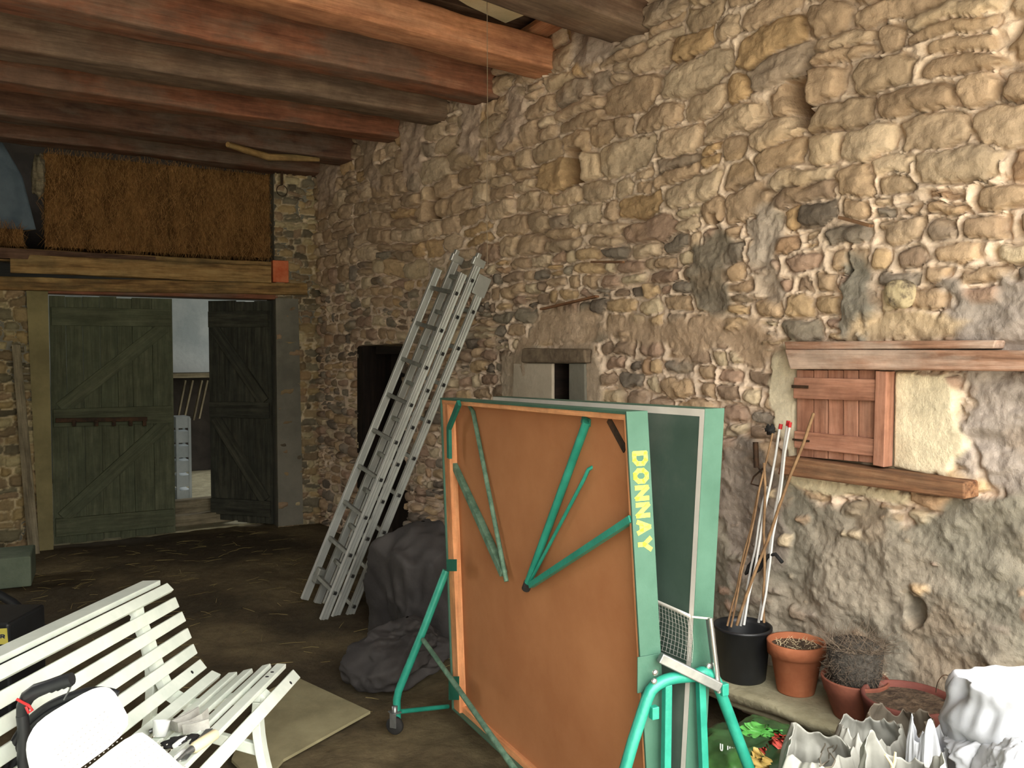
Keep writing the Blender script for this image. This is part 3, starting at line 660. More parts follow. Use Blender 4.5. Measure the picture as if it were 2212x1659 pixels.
for i, (ya, z) in enumerate(((8.35, .05), (8.6, .10))):
    a = gx(370,1100,ya); e = gx(470,1100,ya); b = MB(); b.box(((a.x+e.x)/2, ya, z), (e.x-a.x+.3, .12, .1+.1*i))
    top(b, 'threshold_timber', M['greywood'], ('front pale timber lying across the doorway gap','rear taller pale timber across the doorway gap')[i], 'timber', 'timbers on the threshold', bevel=.006)
# ---------------------------------------------------------------- loft with hay
zH = bw(300, 548).z
b = MB(); b.box((1.6, 8.75, zH-.06), (6.0, 1.7, .08)); struct(b, 'floor', M['ceil'])
b = MB(); b.box((1.0, 9.6, 3.2), (6.2, .1, 1.6)); b.box((4.0, 8.8, 3.2), (.1, 1.8, 1.6)); b.box((-2.0, 8.8, 3.2), (.1, 1.8, 1.6)); b.box((1.0, 8.8, 4.0), (6.2, 1.8, .1)); struct(b, 'wall_loft', M['dark'])
def bale(s0, s1, z0, z1, label, seed, off=-.06, n=5200):
    us = np.linspace(s0, s1, 90); vs = np.linspace(z0, z1, 70); Ug, Vg = np.meshgrid(us, vs)
    e = np.minimum(np.minimum(Ug-s0, s1-Ug), np.minimum(Vg-z0, z1-Vg))*12
    hgt = .05*np.clip(1-np.exp(-np.clip(e, 0, 9)), 0, 1)-.05+.022*fbm(Ug*4, Vg*3, 0, seed, 4)+.012*fbm(Ug*30, Vg*9, 0, seed+3, 3)+off
    P = np.array(BW0)+Ug[..., None]*np.array(BWD)+Vg[..., None]*np.array((0,0,1.))+hgt[..., None]*np.array(BWN)
    mb = MB(); mb.grid(P)
    nb = len(mb.v); t = ss(-.5, .5, fbm(Ug*12, Vg*5, 0, seed+5, 4))[..., None]
    cc = (np.array(lin((100,70,40)))*(1-t)+np.array(lin((150,110,66)))*t).reshape(-1, 3); cols = [(*c, 1) for c in cc]
    bk = [BP(s, z, off-.45) for z in (z0, z1) for s in (s0, s1)]; fr = [BP(s, z, off-.05) for z in (z0, z1) for s in (s0, s1)]
    mb.add(bk+fr, [(0,1,5,4),(2,6,7,3),(0,4,6,2),(1,3,7,5),(0,2,3,1)]); cols += [(*lin((112,86,42)), 1)]*8
    r = random.Random(seed)
    def fn(r):
        i = r.randrange(90); j = r.randrange(70); p = Vector(P[j, i])+BWN*r.uniform(-.004, .016)
        a = r.gauss(0, .45)+(math.pi if r.random() < .5 else 0)
        return p, (math.sin(a)*BWD+Vector((0,0,1))*math.cos(a)+BWN*r.uniform(-.1, .35)), BWN
    m2, c2 = straws(n, fn, '', '', '', seed, (.03, .12), .0013, colr=((186,142,90), (104,72,42)))
    mb.add(m2.v, m2.f); cols += c2
    return top(mb, 'hay_bale', M['hay'], label, 'hay bale', 'hay bales over the door', cols=cols)
sH0, sHm, sH1 = s_on(588,450), s_on(368,450), s_on(97,450)
zt_ = 3.275; zH += .03
bale(sH0, sHm-.005, zH, zt_, 'right-hand hay bale above the door, beside the stone pier', 61)
bale(sHm+.005, sH1, zH, zt_, 'left-hand hay bale above the door, beside the dark gap', 62)
# low hay and hanging sheet on the far left
bale(sH1+.16, sH1+.9, zH, zH+.14, 'thin layer of hay under the blue-grey sheet at the far left', 63, n=900, off=-.15)
N_ = 40; us = np.linspace(0, 1, N_); Ug, Vg = np.meshgrid(us, us)
P = np.zeros((N_, N_, 3)); off = -.32+.02*fbm(Ug*4, Vg*3, 0, 4, 3)
aT, bT, aB, bB = bw(-160,250,-.3), bw(0,300,-.3), bw(-160,495,-.3), bw(78,495,-.3)
for j in range(N_):
    v_ = us[j]; L0 = aT.lerp(aB, v_)
    e_ = bT.lerp(bw(48,380,-.3), v_*2) if v_ < .5 else bw(48,380,-.3).lerp(bB, v_*2-1)
    for i in range(N_): P[j, i] = L0.lerp(e_, us[i])+BWN*float(.03*math.sin(us[i]*9+v_*3)+.02*fbm(us[i]*5, v_*4, 0, 4, 3))
b = MB(); b.grid(P); o = top(b, 'hanging_sheet', M['bluetarp'], 'blue-grey sheet hanging in the dark loft left of the hay', 'sheet')
sm = o.modifiers.new('thick', 'SOLIDIFY'); sm.thickness = .004
# small stone at left edge of hay, burlap
b = MB(); N2 = 30; th, ph = np.meshgrid(np.linspace(0, 2*np.pi, N2, endpoint=False), np.linspace(0.02, np.pi-.02, 20)); D_ = np.stack([np.cos(th)*np.sin(ph), np.sin(th)*np.sin(ph), np.cos(ph)], -1)
def blob(c, r, amp, fr, seed, nu=40, nv=28, pw=1.0, flatb=None, ridge=False, facet=0, fine=.0):
    th, ph = np.meshgrid(np.linspace(0, 2*np.pi, nu, endpoint=False), np.linspace(.015, np.pi-.015, nv))
    D = np.stack([np.cos(th)*np.sin(ph), np.sin(th)*np.sin(ph), np.cos(ph)], -1); S = np.sign(D)*np.abs(D)**pw
    n = fbm(D[...,0]*fr+seed, D[...,1]*fr, D[...,2]*fr, seed, 4)
    if ridge: n = .55-1.5*np.abs(fbm(D[...,0]*fr+seed, D[...,1]*fr, D[...,2]*fr, seed+3, 4, .55))+.4*n
    if facet:
        rg = np.random.default_rng(seed); K = rg.normal(size=(facet, 3)); K /= np.linalg.norm(K, axis=1)[:, None]; ck = rg.uniform(.62, 1.0, facet)
        dn = fbm(D[...,0]*2.5+seed, D[...,1]*2.5, D[...,2]*2.5, seed+7, 3)*.10
        dots = D@K.T; rr_ = np.where(dots > .15, ck/np.maximum(dots, .15), 9).min(-1); rr_ = np.minimum(rr_, 1.3)
        n = (rr_-1)/max(amp, 1e-6)+dn/amp+fine/amp*(-np.abs(fbm(D[...,0]*fr*1.4+seed, D[...,1]*fr*1.4, D[...,2]*fr*1.4, seed+3, 3)))
    Q = S*np.array(r)*(1+amp*n)[..., None]+np.array(c)
    if flatb is not None: Q[..., 2] = np.maximum(Q[..., 2], flatb)
    mb = MB(); mb.grid(Q[::-1], closed_u=True); nn_ = nv*nu
    return mb
mb = blob(bw(84,380,-.12), (.05,.08,.17), .25, 2.5, 5); top(mb, 'burlap_bundle', M['greywood'], 'small beige bundle of cloth stuffed beside the left hay bale', 'cloth')
# curved branch under the last beam
pts = [onz(*a, 3.235) for a in ((492,312),(530,324),(580,339),(640,341),(690,345))]
b = MB(); b.tube(pts, [.022,.028,.03,.028,.016], 10); top(b, 'wooden_branch', M['oldwood'], 'pale crooked branch fixed under the rearmost ceiling beam', 'branch')
# iron hook/peg on the beam
b = MB(); b.tube([bw(609,330,.12), bw(609,400,.1)], .012, 8)
b.tube([bw(609,400,.1)+Vector((.05*math.cos(a), 0, .05*math.sin(a)-.05)) for a in np.linspace(1.57, 7.5, 18)], .004, 6)
top(b, 'iron_hook', M['iron'], 'dark iron hook with a wire ring hanging from the beam right of the hay', 'hook')
# leaning plank and concrete block at far left
b = MB(); b.hexa([bw(62,1212,.10), bw(88,1212,.10), bw(88,1212,.13), bw(62,1212,.13), bw(25,745,.06), bw(44,745,.06), bw(44,745,.09), bw(25,745,.09)])
top(b, 'leaning_plank', M['greywood'], 'narrow grey plank leaning on the stone pier left of the double door', 'plank', bevel=.003)
pA = onz(68,1262,.02); pB = onz(-60,1275,.02); dd = (pB-pA); dd.z = 0; dd.normalize(); nb_ = Vector((-dd.y, dd.x, 0)); nb_ = nb_ if nb_.y > 0 else -nb_
hgt = at(68,1203,pA.dot(Hv)).z
b = MB(); b.box(pA+dd*.3+nb_*.2+Vector((0,0,hgt/2-.015)), (.6,.4,hgt), (dd, nb_, Vector((0,0,1)))); top(b, 'concrete_block', M['concgreen'], 'low mossy concrete block on the floor at the far left', 'block', bevel=.01)

# ================================================================ right wall fittings
def wbox(mb, x0, y0, x1, y1, off0, off1):
    """timber on the wall between two image corners, standing off0..off1 from it"""
    a, b_ = wl(x0, y0), wl(x1, y1)
    mb.box((WX-(off0+off1)/2, (a.y+b_.y)/2, (a.z+b_.z)/2), (off1-off0, abs(a.y-b_.y), abs(a.z-b_.z))); return mb
def wquad(mb, pts, off0, off1):
    q = [wl(x, y) for x, y in pts]
    mb.hexa([Vector((WX-off0, p.y, p.z)) for p in q]+[Vector((WX-off1, p.y, p.z)) for p in q]); return mb
t = thing('window_lintel', 'long reddish weathered beam over the shuttered window with a thin strip above it', 'lintel', wl(1960,803))
wquad(MB(), [(1712,755),(2330,757),(2330,803),(1724,797)], -.03, .055).build('lintel_beam', M['lintel'], t, .006)
wquad(MB(), [(1708,738),(2165,735),(2160,753),(1712,755)], -.03, .045).build('top_strip', M['lintel'], t, .004)
t = thing('window_sill', 'thick weathered wooden sill sloping under the shuttered window', 'sill', wl(1900,1070))
wquad(MB(), [(1702,1022),(2106,1075),(2106,1038),(1712,984)], -.03, .07).build('sill_beam', M['sill'], t, .006)
t = thing('window_shutter', 'closed reddish plank shutter with two ledges in the stone wall', 'shutter', wl(1820,1010))
xs = [1724, 1762, 1792, 1826, 1858, 1895]
for i in range(5):
    f0, f1 = (xs[i]-1724)/171, (xs[i+1]-1724)/171
    wquad(MB(), [(xs[i]+1,985+f0*15),(xs[i+1]-1,985+f1*15),(xs[i+1]-1,800),(xs[i]+1,799)], -.02, .012+.003*(i % 2)).build('shutter_plank', M['shutter'], t, .002)
wquad(MB(), [(1724,860),(1902,866),(1902,819),(1726,815)], .012, .034).build('ledge', M['shutter'], t, .003)
wquad(MB(), [(1726,966),(1902,985),(1902,947),(1726,930)], .012, .034).build('ledge', M['shutter'], t, .003)
wquad(MB(), [(1898,1003),(1922,1008),(1928,802),(1904,801)], -.02, .04).build('frame_stile', M['shutter'], t, .003)
for x, y in ((1722,835),(1724,950)):
    wbox(MB(), x, y-4, x+36, y+4, .034, .038).build('strap_hinge', M['iron'], t)
b = MB(); wquad(b, [(1134,783),(1275,784),(1272,754),(1137,752)], -.03, .035)
top(b, 'slit_lintel', mat('dusty_grey_wood', (96,82,68), (132,116,96), 14, .9, 0, .6), 'short dark lintel over the little slit window behind the table', 'lintel', bevel=.012)
b = MB(); wquad(b, [(1108,905),(1196,905),(1196,785),(1112,785)], -.20, .012)
top(b, 'slit_jamb', mat('pale_dressed_stone', (170,158,140), (186,174,156), 6, .95, 0, .4), 'smooth pale stone jamb on the left of the slit window', 'stone', bevel=.006)
b = MB(); wquad(b, [(1232,905),(1268,905),(1266,785),(1232,785)], -.20, .012)
top(b, 'slit_jamb', M['greyplaster'], 'smooth pale stone jamb on the right of the slit window', 'stone', bevel=.006)
# blocked doorway behind the ladder: reddish frame and panel
b = MB(); wquad(b, [(1186,905),(1199,905),(1199,785),(1186,785)], -.34, -.006); top(b, 'slit_shade_board', M['voidwood'], 'dark board standing in for the unlit depth of the little slit window', 'frame')  # added board, its near-black colour paints the shade inside the slit
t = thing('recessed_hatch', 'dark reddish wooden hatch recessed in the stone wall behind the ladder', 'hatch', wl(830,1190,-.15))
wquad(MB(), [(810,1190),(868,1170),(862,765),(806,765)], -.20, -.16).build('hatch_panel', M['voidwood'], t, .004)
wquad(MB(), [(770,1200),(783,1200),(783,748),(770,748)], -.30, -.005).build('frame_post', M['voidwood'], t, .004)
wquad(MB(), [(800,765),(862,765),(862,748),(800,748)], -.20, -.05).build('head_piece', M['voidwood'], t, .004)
# bits of lath stuck in the wall
for i, (x0, y0, x1, y1, l) in enumerate(((1815,470,1882,488,'short brown lath stuck in the stone wall high on the right'), (1170,668,1290,640,'thin brown lath on the stones above the slit window'), (1280,566,1345,566,'small flat wooden strip wedged between stones mid-wall'))):
    b = MB(); p, q = wl(x0,y0,.035), wl(x1,y1,.035); b.bar(p, q, .03, .012, (1,0,0) if False else (0,0,1)); top(b, 'wood_lath', M['sill'], l, 'lath', bevel=.001)
# painted-looking holed pale stone on the wall
b = blob(wl(1944,634,.0), (.035,.058,.055), .10, 2, 8, pw=.8); top(b, 'round_stone', mat('pale_round_stone', (96,84,70), (196,180,146), 14, .95, 0, .5, c3=(184,168,134)), 'pale round stone with dark pits set in the wall above the window', 'stone')

# ================================================================ aluminium ladder
bL, bR_ = onz(655,1304,.01), onz(701,1329,.01)
tL = wl(951,590,.27); tR = wl(997,582,.27)
axis = ((tL+tR)/2-(bL+bR_)/2); LL = axis.length; axis.normalize()
side = (bR_-bL); side = (side-axis*side.dot(axis)).normalized()      # from far rail to near rail
wid = .31
nrmL = axis.cross(side).normalized(); nrmL = nrmL if nrmL.x > 0 else -nrmL   # towards wall
b0 = (bL+bR_)/2
print('ladder', LL, bL, bR_, tL, tR)
lad = thing('extension_ladder', 'three-section aluminium ladder leaning against the stone wall', 'ladder', b0)
secs = [(0, 0, 0.0, LL, wid), (.085, .0, .0, LL+.10, wid-.045), (.165, 0, -.075, LL+.0, wid+.0)]
for k, (off, sh, z0, z1, wd) in enumerate(secs):
    o_ = b0+nrmL*off
    for sgn in (-1, 1):
        p = o_+side*sgn*wd/2+axis*z0; q = o_+side*sgn*wd/2+axis*z1
        mb = MB(); mb.bar(p, q, .016, .046, nrmL)
        for e in (-1, 1):       # flange lips
            mb.bar(p+nrmL*e*.0205+side*sgn*.003, q+nrmL*e*.0205+side*sgn*.003, .024, .009, nrmL)
        mb.bar(p+side*sgn*.0095, q+side*sgn*.0095, .003, .009, nrmL)
        mb.build('rail', M['alu'], lad, .0015)
    nr = 10; r0 = .18 if k != 1 else .30
    for i in range(nr):
        s = r0+i*.25-(.06 if k == 2 else 0)
        if s > z1-.04: break
        mb = MB(); c = o_+axis*s; mb.bar(c-side*(wd/2+.014), c+side*(wd/2+.014), .026, .026, nrmL)
        mb.build('rung', M['alu_dark'], lad, .004)
        mb = MB(); mb.box(c+side*(wd/2+.0185), (.004, .019, .019), (side, axis, nrmL)); mb.build('rung_end', M['rubber'], lad)
for sgn in (-1, 1):
    mb = MB(); c = b0+nrmL*.085+side*sgn*(wid/2-.02)+axis*(LL+.11); mb.box(c, (.03,.05,.09), (side, axis, nrmL)); mb.box(c+axis*.03-nrmL*.02, (.03,.05,.03), (side, axis, nrmL)); mb.build('top_hook', M['alu'], lad, .004)
    mb = MB(); c = b0+nrmL*.15+side*sgn*(wid/2+.016)+axis*(LL-.02); mb.box(c, (.004,.13,.10), (side, axis, nrmL)); mb.build('guide_plate', M['alu'], lad, .001)
mb = MB(); c = b0+axis*(LL*.045)+nrmL*.01
for sgn in (-1,):
    mb.box(c+side*sgn*(wid/2-.04)+axis*.08, (.05,.10,.05), (side, axis, nrmL)); mb.build('latch', M['alu_dark'], lad, .006)

# grey tarp heap behind the table
mb = blob(at(915,1335,4.75), (.30,.30,.44), .18, 1.3, 12, 120, 90, .85, .0, False, 16, .10)
o = top(mb, 'tarp_heap', M['tarp'], 'dark grey tarpaulin heaped on the floor between ladder and table', 'tarp')
mb = blob(at(880,1400,4.3), (.27,.24,.17), .2, 1.6, 13, 120, 90, .85, .0, False, 18, .12)
top(mb, 'tarp_heap', M['tarp'], 'smaller crumpled fold of dark grey sheet on the floor by the ladder feet', 'tarp')

# ================================================================ table tennis table
NTL, NTR = at(951,860,3.65), at(1353,890,2.30)
NBL, NBR = at(970,1541,3.66), None
wdir = (NTR-NTL).normalized(); hd = Vector((wdir.x, wdir.y, 0)).normalized(); nh = Vector((-hd.y, hd.x, 0))
nh = nh if nh.dot(Rv) > 0 else -nh        # horizontal normal, away from viewer to the right
NBR = NTR+Vector((0,0,-1.36))+nh*.098
NBL = NTL+Vector((0,0,-1.36))+nh*.05
def mk(TL, TR, BR, BL, nrm):
    def P(u, v, w): return TL*(1-u)*(1-v)+TR*u*(1-v)+BR*u*v+BL*(1-u)*v+nrm*w
    return P
NP = mk(NTL, NTR, NBR, NBL, nh)
g_t = .193+.066; FTL, FTR = NTL+nh*(.066+.18), NTR+nh*g_t
FBR = FTR+Vector((0,0,-1.36))-nh*.075; FBL = FTL+Vector((0,0,-1.36))-nh*.06
FPn = mk(FTL, FTR, FBR, FBL, nh)
T = .066
def PH(P, u0, u1, v0, v1, w0, w1):
    return MB().hexa([P(u0,v1,w0), P(u1,v1,w0), P(u1,v0,w0), P(u0,v0,w0), P(u0,v1,w1), P(u1,v1,w1), P(u1,v0,w1), P(u0,v0,w1)])
base = (NBL+NBR)/2; base.z = 0
tt = thing('table_tennis_table', 'folded table tennis table on wheels with green edges and brown underside', 'table', base)
ub, vb = .007/1.5, .007/1.36
def half(P, near):
    # near half: rim towards viewer at w=0, play surface at w=T ; far half: play surface at w=0, rim at w=T
    s0, s1 = (T-.02, T) if near else (0, .02); a0, a1 = (0, T-.02) if near else (.02, T)
    pan = PH(P, 0, 1, 0, 1, s0, s1).build('table_half', M['play'], tt, .002)
    for nm, u0, u1, v0, v1 in (('apron', 0, ub, 0, 1), ('apron', 1-ub, 1, 0, 1), ('apron', 0, 1, 0, vb), ('apron', 0, 1, 1-vb, 1)):
        PH(P, u0, u1, v0, v1, a0-.0005, a1).build(nm, M['green'], pan, .0015)
    # inner faces bare wood + hardboard underside
    if near:
        PH(P, ub, 1-ub, vb, 1-vb, T-.026, T-.0195).build('underside_board', M['board'], pan)
        PH(P, ub, ub+.042, vb, 1-vb, .006, T-.026).build('edge_batten', M['apronwood'], pan, .001)
        PH(P, 1-ub-.010, 1-ub, vb, 1-vb, .004, T-.026).build('edge_batten', M['apronwood'], pan, .001)
        PH(P, ub, 1-ub, vb, vb+.012, .004, T-.026).build('edge_batten', M['apronwood'], pan, .001)
        PH(P, ub, 1-ub, 1-vb-.02, 1-vb, .02, T-.026).build('edge_batten', M['apronwood'], pan, .001)
    else:
        PH(P, 0, 1, 1-.0001, 1, .0, .001)
        for u0, u1, v0, v1 in ((0, .014, 0, 1), (1-.014, 1, 0, 1), (.014, 1-.014, 0, .0155)):
            PH(P, u0, u1, v0, v1, -.0012, .0002).build('white_line', M['white_line'], pan)
        PH(P, ub, 1-ub, vb, 1-vb, .0195, .026).build('underside_board', M['board'], pan)
    # green skin on the end edge of the top
    PH(P, 1-.001, 1.0012, -.0008, 1, -.001, T+.0005).build('edge_band', M['green'], pan)
    PH(P, -.0012, .001, -.0008, 1, -.001, T+.0005).build('edge_band', M['green'], pan)
    PH(P, 0, 1, -.0010, .001, -.001, T+.0005).build('edge_band', M['green'], pan)
    return pan
nearp = half(NP, True); farp = half(FPn, False)
# stroke lettering
GL = {
 'D': [[(0,0),(0,1)],[(0,1),(.62,1),(.95,.75),(.95,.25),(.62,0),(0,0)]],
 'O': [[(.3,0),(.7,0),(1,.28),(1,.72),(.7,1),(.3,1),(0,.72),(0,.28),(.3,0),(.7,0)]],
 'N': [[(0,0),(0,1),(1,0),(1,1)]], 'A': [[(0,0),(.5,1),(1,0)],[(.22,.3),(.78,.3)]], 'Y': [[(0,1),(.5,.45),(1,1)],[(.5,.45),(.5,0)]],
 'U': [[(0,1),(0,.2),(.25,0),(.75,0),(1,.2),(1,1)]], 'I': [[(.5,0),(.5,1)]], 'V': [[(0,1),(.5,0),(1,1)]],
 'E': [[(1,1),(0,1),(0,0),(1,0)],[(0,.5),(.8,.5)]], 'R': [[(0,0),(0,1),(.8,1),(1,.8),(1,.6),(.8,.45),(0,.45)],[(.5,.45),(1,0)]],
 'S': [[(1,.85),(.75,1),(.25,1),(0,.78),(.2,.55),(.8,.45),(1,.22),(.75,0),(.25,0),(0,.15)]], 'C': [[(1,.8),(.7,1),(.3,1),(0,.7),(0,.3),(.3,0),(.7,0),(1,.2)]], 'L': [[(0,1),(0,0),(1,0)]],
 '5': [[(1,1),(.1,1),(0,.55),(.6,.6),(1,.4),(.9,.08),(.5,0),(0,.1)]]}
def letters(text, fn, cw, ch, gap, th, depth=.0008, onev=True):
    """fn(x,y,w)->point; th stroke thickness"""
    mb = MB(); x0 = 0
    for chh in text:
        if chh == ' ': x0 += cw; continue
        for st in GL[chh]:
            pts = [(x0+th/2+p[0]*(cw-th), th/2+p[1]*(ch-th)) for p in st]
            for (ax, ay), (bx, by) in zip(pts, pts[1:]):
                dx, dy = bx-ax, by-ay; l = math.hypot(dx, dy) or 1; dx, dy = dx/l, dy/l; ex, ey = dx*th*.30, dy*th*.30; nx, ny = -dy*th/2, dx*th/2
                c = [(ax-ex-nx, ay-ey-ny), (bx+ex-nx, by+ey-ny), (bx+ex+nx, by+ey+ny), (ax-ex+nx, ay-ey+ny)]
                mb.hexa([fn(*q, 0) for q in c]+[fn(*q, depth) for q in c])
        x0 += cw+gap
    return mb
v0, v1 = (972-890)/1160.*1.06, None
def vat(py):      # v on the right edge for an image row
    lo, hi = 0., 1.
    for _ in range(40):
        m_ = (lo+hi)/2; q = NP(1, m_, .03)-C0; yy = CY-FP*q.dot(Uv)/q.dot(Fv)
        if yy < py: lo = m_
        else: hi = m_
    return lo
v0, v1 = vat(974), vat(1190); Lm = (v1-v0)*1.36; cw = Lm/6*.90; gp = Lm/6*.10*6/5
wd_ = .026
def dfn(x, y, w): return NP(1, v0+x/1.36, .008+(.044-y))+hd*(.0022+w)
# letters' tops point to the rim side away from viewer (reading downwards)
def dfn(x, y, w): return NP(1, v0+x/1.36, .009+y)+hd*(.0022+w)
letters('DONNAY', dfn, cw*1.02, .049, gp*.9, .0125).build('maker_lettering', M['yellow'], nearp)
# transform from image to the underside plane of the near half
ndir_n = (NTR-NTL).cross(NBL-NTL).normalized()
def un(px, py, w=.02): return onplane(px, py, NP(.5,.5,w), ndir_n)
def unL(px, py, w=.02): return onplane(px, py, NP(.04, .15, w), ndir_n)
def strip(p, q, w_, h_, name, m, par=tt, bev=.001):
    return MB().bar(p, q, w_, h_, nh).build(name, m, par, bev)
# left folding leg
plate = MB(); plate.bar(unL(992,870,-.012), unL(970,925,-.012), .026, .014, nh); plate.bar(unL(970,922,-.012), unL(971,990,-.012), .026, .014, nh)
plate.build('leg_bracket', M['teal_dark'], tt, .001)
lg = strip(un(974,985,.022), un(1088,1240,.01), .026, .026, 'folding_leg', M['teal_worn'])
lg2 = MB().tube([un(1014,876,.03), un(1022,890,.02), un(1094,1256,.008)], .009, 12).build('leg_strut', M['teal_worn'], tt)
# right folding leg
MB().tube([un(1268,910,.02), un(1138,1266,.005)], .0135, 14).build('folding_leg', M['teal'], tt)
MB().tube([un(1141,1258,.005), un(1136,1272,.004)], .0155, 14).build('rubber_foot', M['rubber'], tt)
MB().tube([un(1142,1262,.003)]+[un(1262,1034,.012), un(1271,1014,.02), un(1284,1007,.035)], .006, 10).build('lock_rod', M['teal'], tt)
strip(un(1147,1264,.0), un(1366,1120,.005), .020, .020, 'leg_brace', M['teal'])
strip(un(1272,902,.035), un(1268,918,.03), .05, .02, 'leg_bracket', M['teal_dark'])
strip(un(1316,905,.03), un(1352,972,.03), .026, .008, 'corner_strap', M['iron'])
for x0, y0, x1, y1 in ((965,1208,987,1234), (969,1461,992,1512)):
    MB().hexa([unL(*q, w) for w in (-.03, -.022) for q in ((x0,y1),(x1,y1),(x1,y0),(x0,y0))]).build('frame_bracket', M['teal_dark'], tt, .001)
# far trestle (left in view)
sd = -hd  # outward at far end
def ft(px, py, z): return at(px, py, z)
MB().tube([ft(964,1232,3.66), ft(915,1360,3.64), ft(861,1492,3.62), ft(857,1512,3.62), ft(858,1562,3.62)], .017, 14).build('trestle_leg', M['teal'], tt)
MB().tube([ft(914,1382,3.60), ft(1000,1502,3.1), ft(1112,1662,2.60), ft(1180,1760,2.36)], .010, 12).build('trestle_brace', M['teal_worn'], tt)
MB().tube([ft(866,1537,3.62), ft(968,1526,3.80)], .010, 12).build('trestle_foot_bar', M['teal'], tt)
# mirrored leg on the hidden side of the far end
q0 = ft(964,1232,3.66)+nh*.12
MB().tube([q0, q0+nh*.28+Vector((0,0,-.5)), q0+nh*.40+Vector((0,0,-.74))], .017, 14).build('trestle_leg', M['teal'], tt)
def caster(c, par, facing):
    c = Vector(c); ax = Vector(facing).normalized()
    w_ = MB(); w_.lathe(c+ax*(-.011), [(.0,0),(.034,0),(.038,.004),(.038,.018),(.034,.022),(0,.022)], 28, ax); wh = w_.build('caster_wheel', M['rubber'], par)
    f = MB(); f.bar(c+ax*.018+Vector((0,0,-.005)), c+ax*.018+Vector((0,0,.06)), .03, .003, ax); f.bar(c-ax*.018+Vector((0,0,-.005)), c-ax*.018+Vector((0,0,.06)), .03, .003, ax); f.box(c+Vector((0,0,.058)), (.045,.045,.004)); f.build('caster_fork', M['steel'], wh, .001)
    f2 = MB(); f2.lathe(c+Vector((0,0,.055)), [(.012,0),(.012,.03),(0,.03)], 16); f2.build('caster_stem', M['steel'], wh)
def floorpt(p, r=.04): return Vector((p.x, p.y, r))
cp = ft(853,1575,3.60); caster((cp.x, cp.y, .045), tt, Vector((.8,.6,0)))
cq = q0+nh*.42; caster((cq.x, cq.y, .045), tt, Vector((.8,.6,0)))
# near trestle (right in view): bent tube frame standing beside the near end
zt0 = 2.24
def nt(px, py, dz=0): # plane of the near trestle: through near end, spanned by nh and vertical
    return onplane(px, py, NTR+hd*.03, hd)
lt = [nt(1405,1490), nt(1345,1690), nt(1290,1880)]
fr = [nt(1290,1880), nt(1322,1760), nt(1368,1600), nt(1396,1514)]+arc(nt(1400,1500), nt(1420,1465), nt(1476,1462), 8)[1:]+[nt(1500,1460)]
MB().tube(fr, .0165, 16).build('trestle_frame', M['teal'], tt)
fr2 = [nt(1500,1460)]+arc(nt(1516,1452), nt(1540,1452), nt(1550,1478), 8)+[nt(1592,1590), nt(1626,1680), nt(1680,1830)]
MB().tube(fr2, .0165, 16).build('trestle_frame', M['teal'], tt)
MB().bar(nt(1441,1478), nt(1436,1860), .02, .022, nh).build('trestle_upright', M['teal'], tt, .002)
MB().bar(nt(1513,1470), nt(1528,1860), .02, .022, nh).build('trestle_upright', M['teal'], tt, .002)
MB().tube([nt(1330,1750), nt(1660,1790)], .012, 12).build('trestle_foot_bar', M['teal'], tt)
b = MB(); b.bar(nt(1410,1478), nt(1393,1530), .014, .01, nh); b.build('pivot_arm', M['teal'], tt, .002)
for px, py in ((1410,1470), (1412,1451), (1528,1437)):
    c = nt(px, py)+hd*.006; MB().lathe(c, [(.0,.006),(.007,.006),(.009,.002),(.009,0)], 16, hd).build('bolt', M['chrome'], tt)
for px, py, m_ in ((1406,1534,'teal'), (1556,1484,'teal')):
    MB().box(nt(px,py)+hd*.015, (.022,.02,.034), (nh, hd, Vector((0,0,1)))).build('clip', M[m_], tt, .002)
MB().box(NP(1, vat(1452), .02)+hd*.004, (.07, .004, .10), (nh, hd, Vector((0,0,1)))).build('hinge_plate', M['green'], tt, .001)
for px in (1290, 1680):
    c = nt(px, 1880 if px < 1400 else 1830); caster((c.x, c.y, .045), tt, hd)
# net between the halves
nA = nt(1505,1336)+hd*-.02; 
npost = thing_net = None
pt0, pt1 = nt(1543,1490)+hd*.02, nt(1524,1330)+hd*.02
MB().tube([pt1, pt1.lerp(pt0,.2), pt1.lerp(pt0,.6), pt0], .007, 12).build('net_post', M['chrome'], tt)
MB().bar(nt(1526,1332)+hd*.012, nt(1543,1470)+hd*.012, .012, .018, nh).build('post_clamp', M['steel'], tt, .002)
MB().bar(nt(1425,1420)+hd*.0, nt(1540,1476)+hd*.03, .02, .028, (0,0,1)).build('net_bracket', M['steel'], tt, .003)
# net sheet runs along the centre gap, from the post away along -hd
def npnt(t_, v_):   # t along the gap, v down
    a = nt(1500,1338).lerp(nt(1530,1330), 0)-hd*(.02+t_*1.45)+nh*(.0-.045*min(1, t_*3)); return a+Vector((0,0,-v_*.13))+nh*(.012*math.sin(v_*2.5+t_*9))
b = MB()
for i in range(100):
    b.tube([npnt(i/99*.999, v_) for v_ in (0,.33,.66,1)], .0006, 4, False)
for j in range(11):
    b.tube([npnt(i/24, j/10) for i in range(25)], .0006, 4, False)
b.build('net', M['strap'], tt)
b = MB(); b.grid(np.array([[npnt(i/24, -.06) for i in range(25)], [npnt(i/24, .03) for i in range(25)]])+0.0)
o = b.build('net_tape', M['white_line'], tt); sm = o.modifiers.new('thick', 'SOLIDIFY'); sm.thickness = .002
MB().tube([nt(1505,1337)-hd*.02, nt(1524,1332)+hd*.02], .003, 8).build('net_cord', M['white_line'], tt)

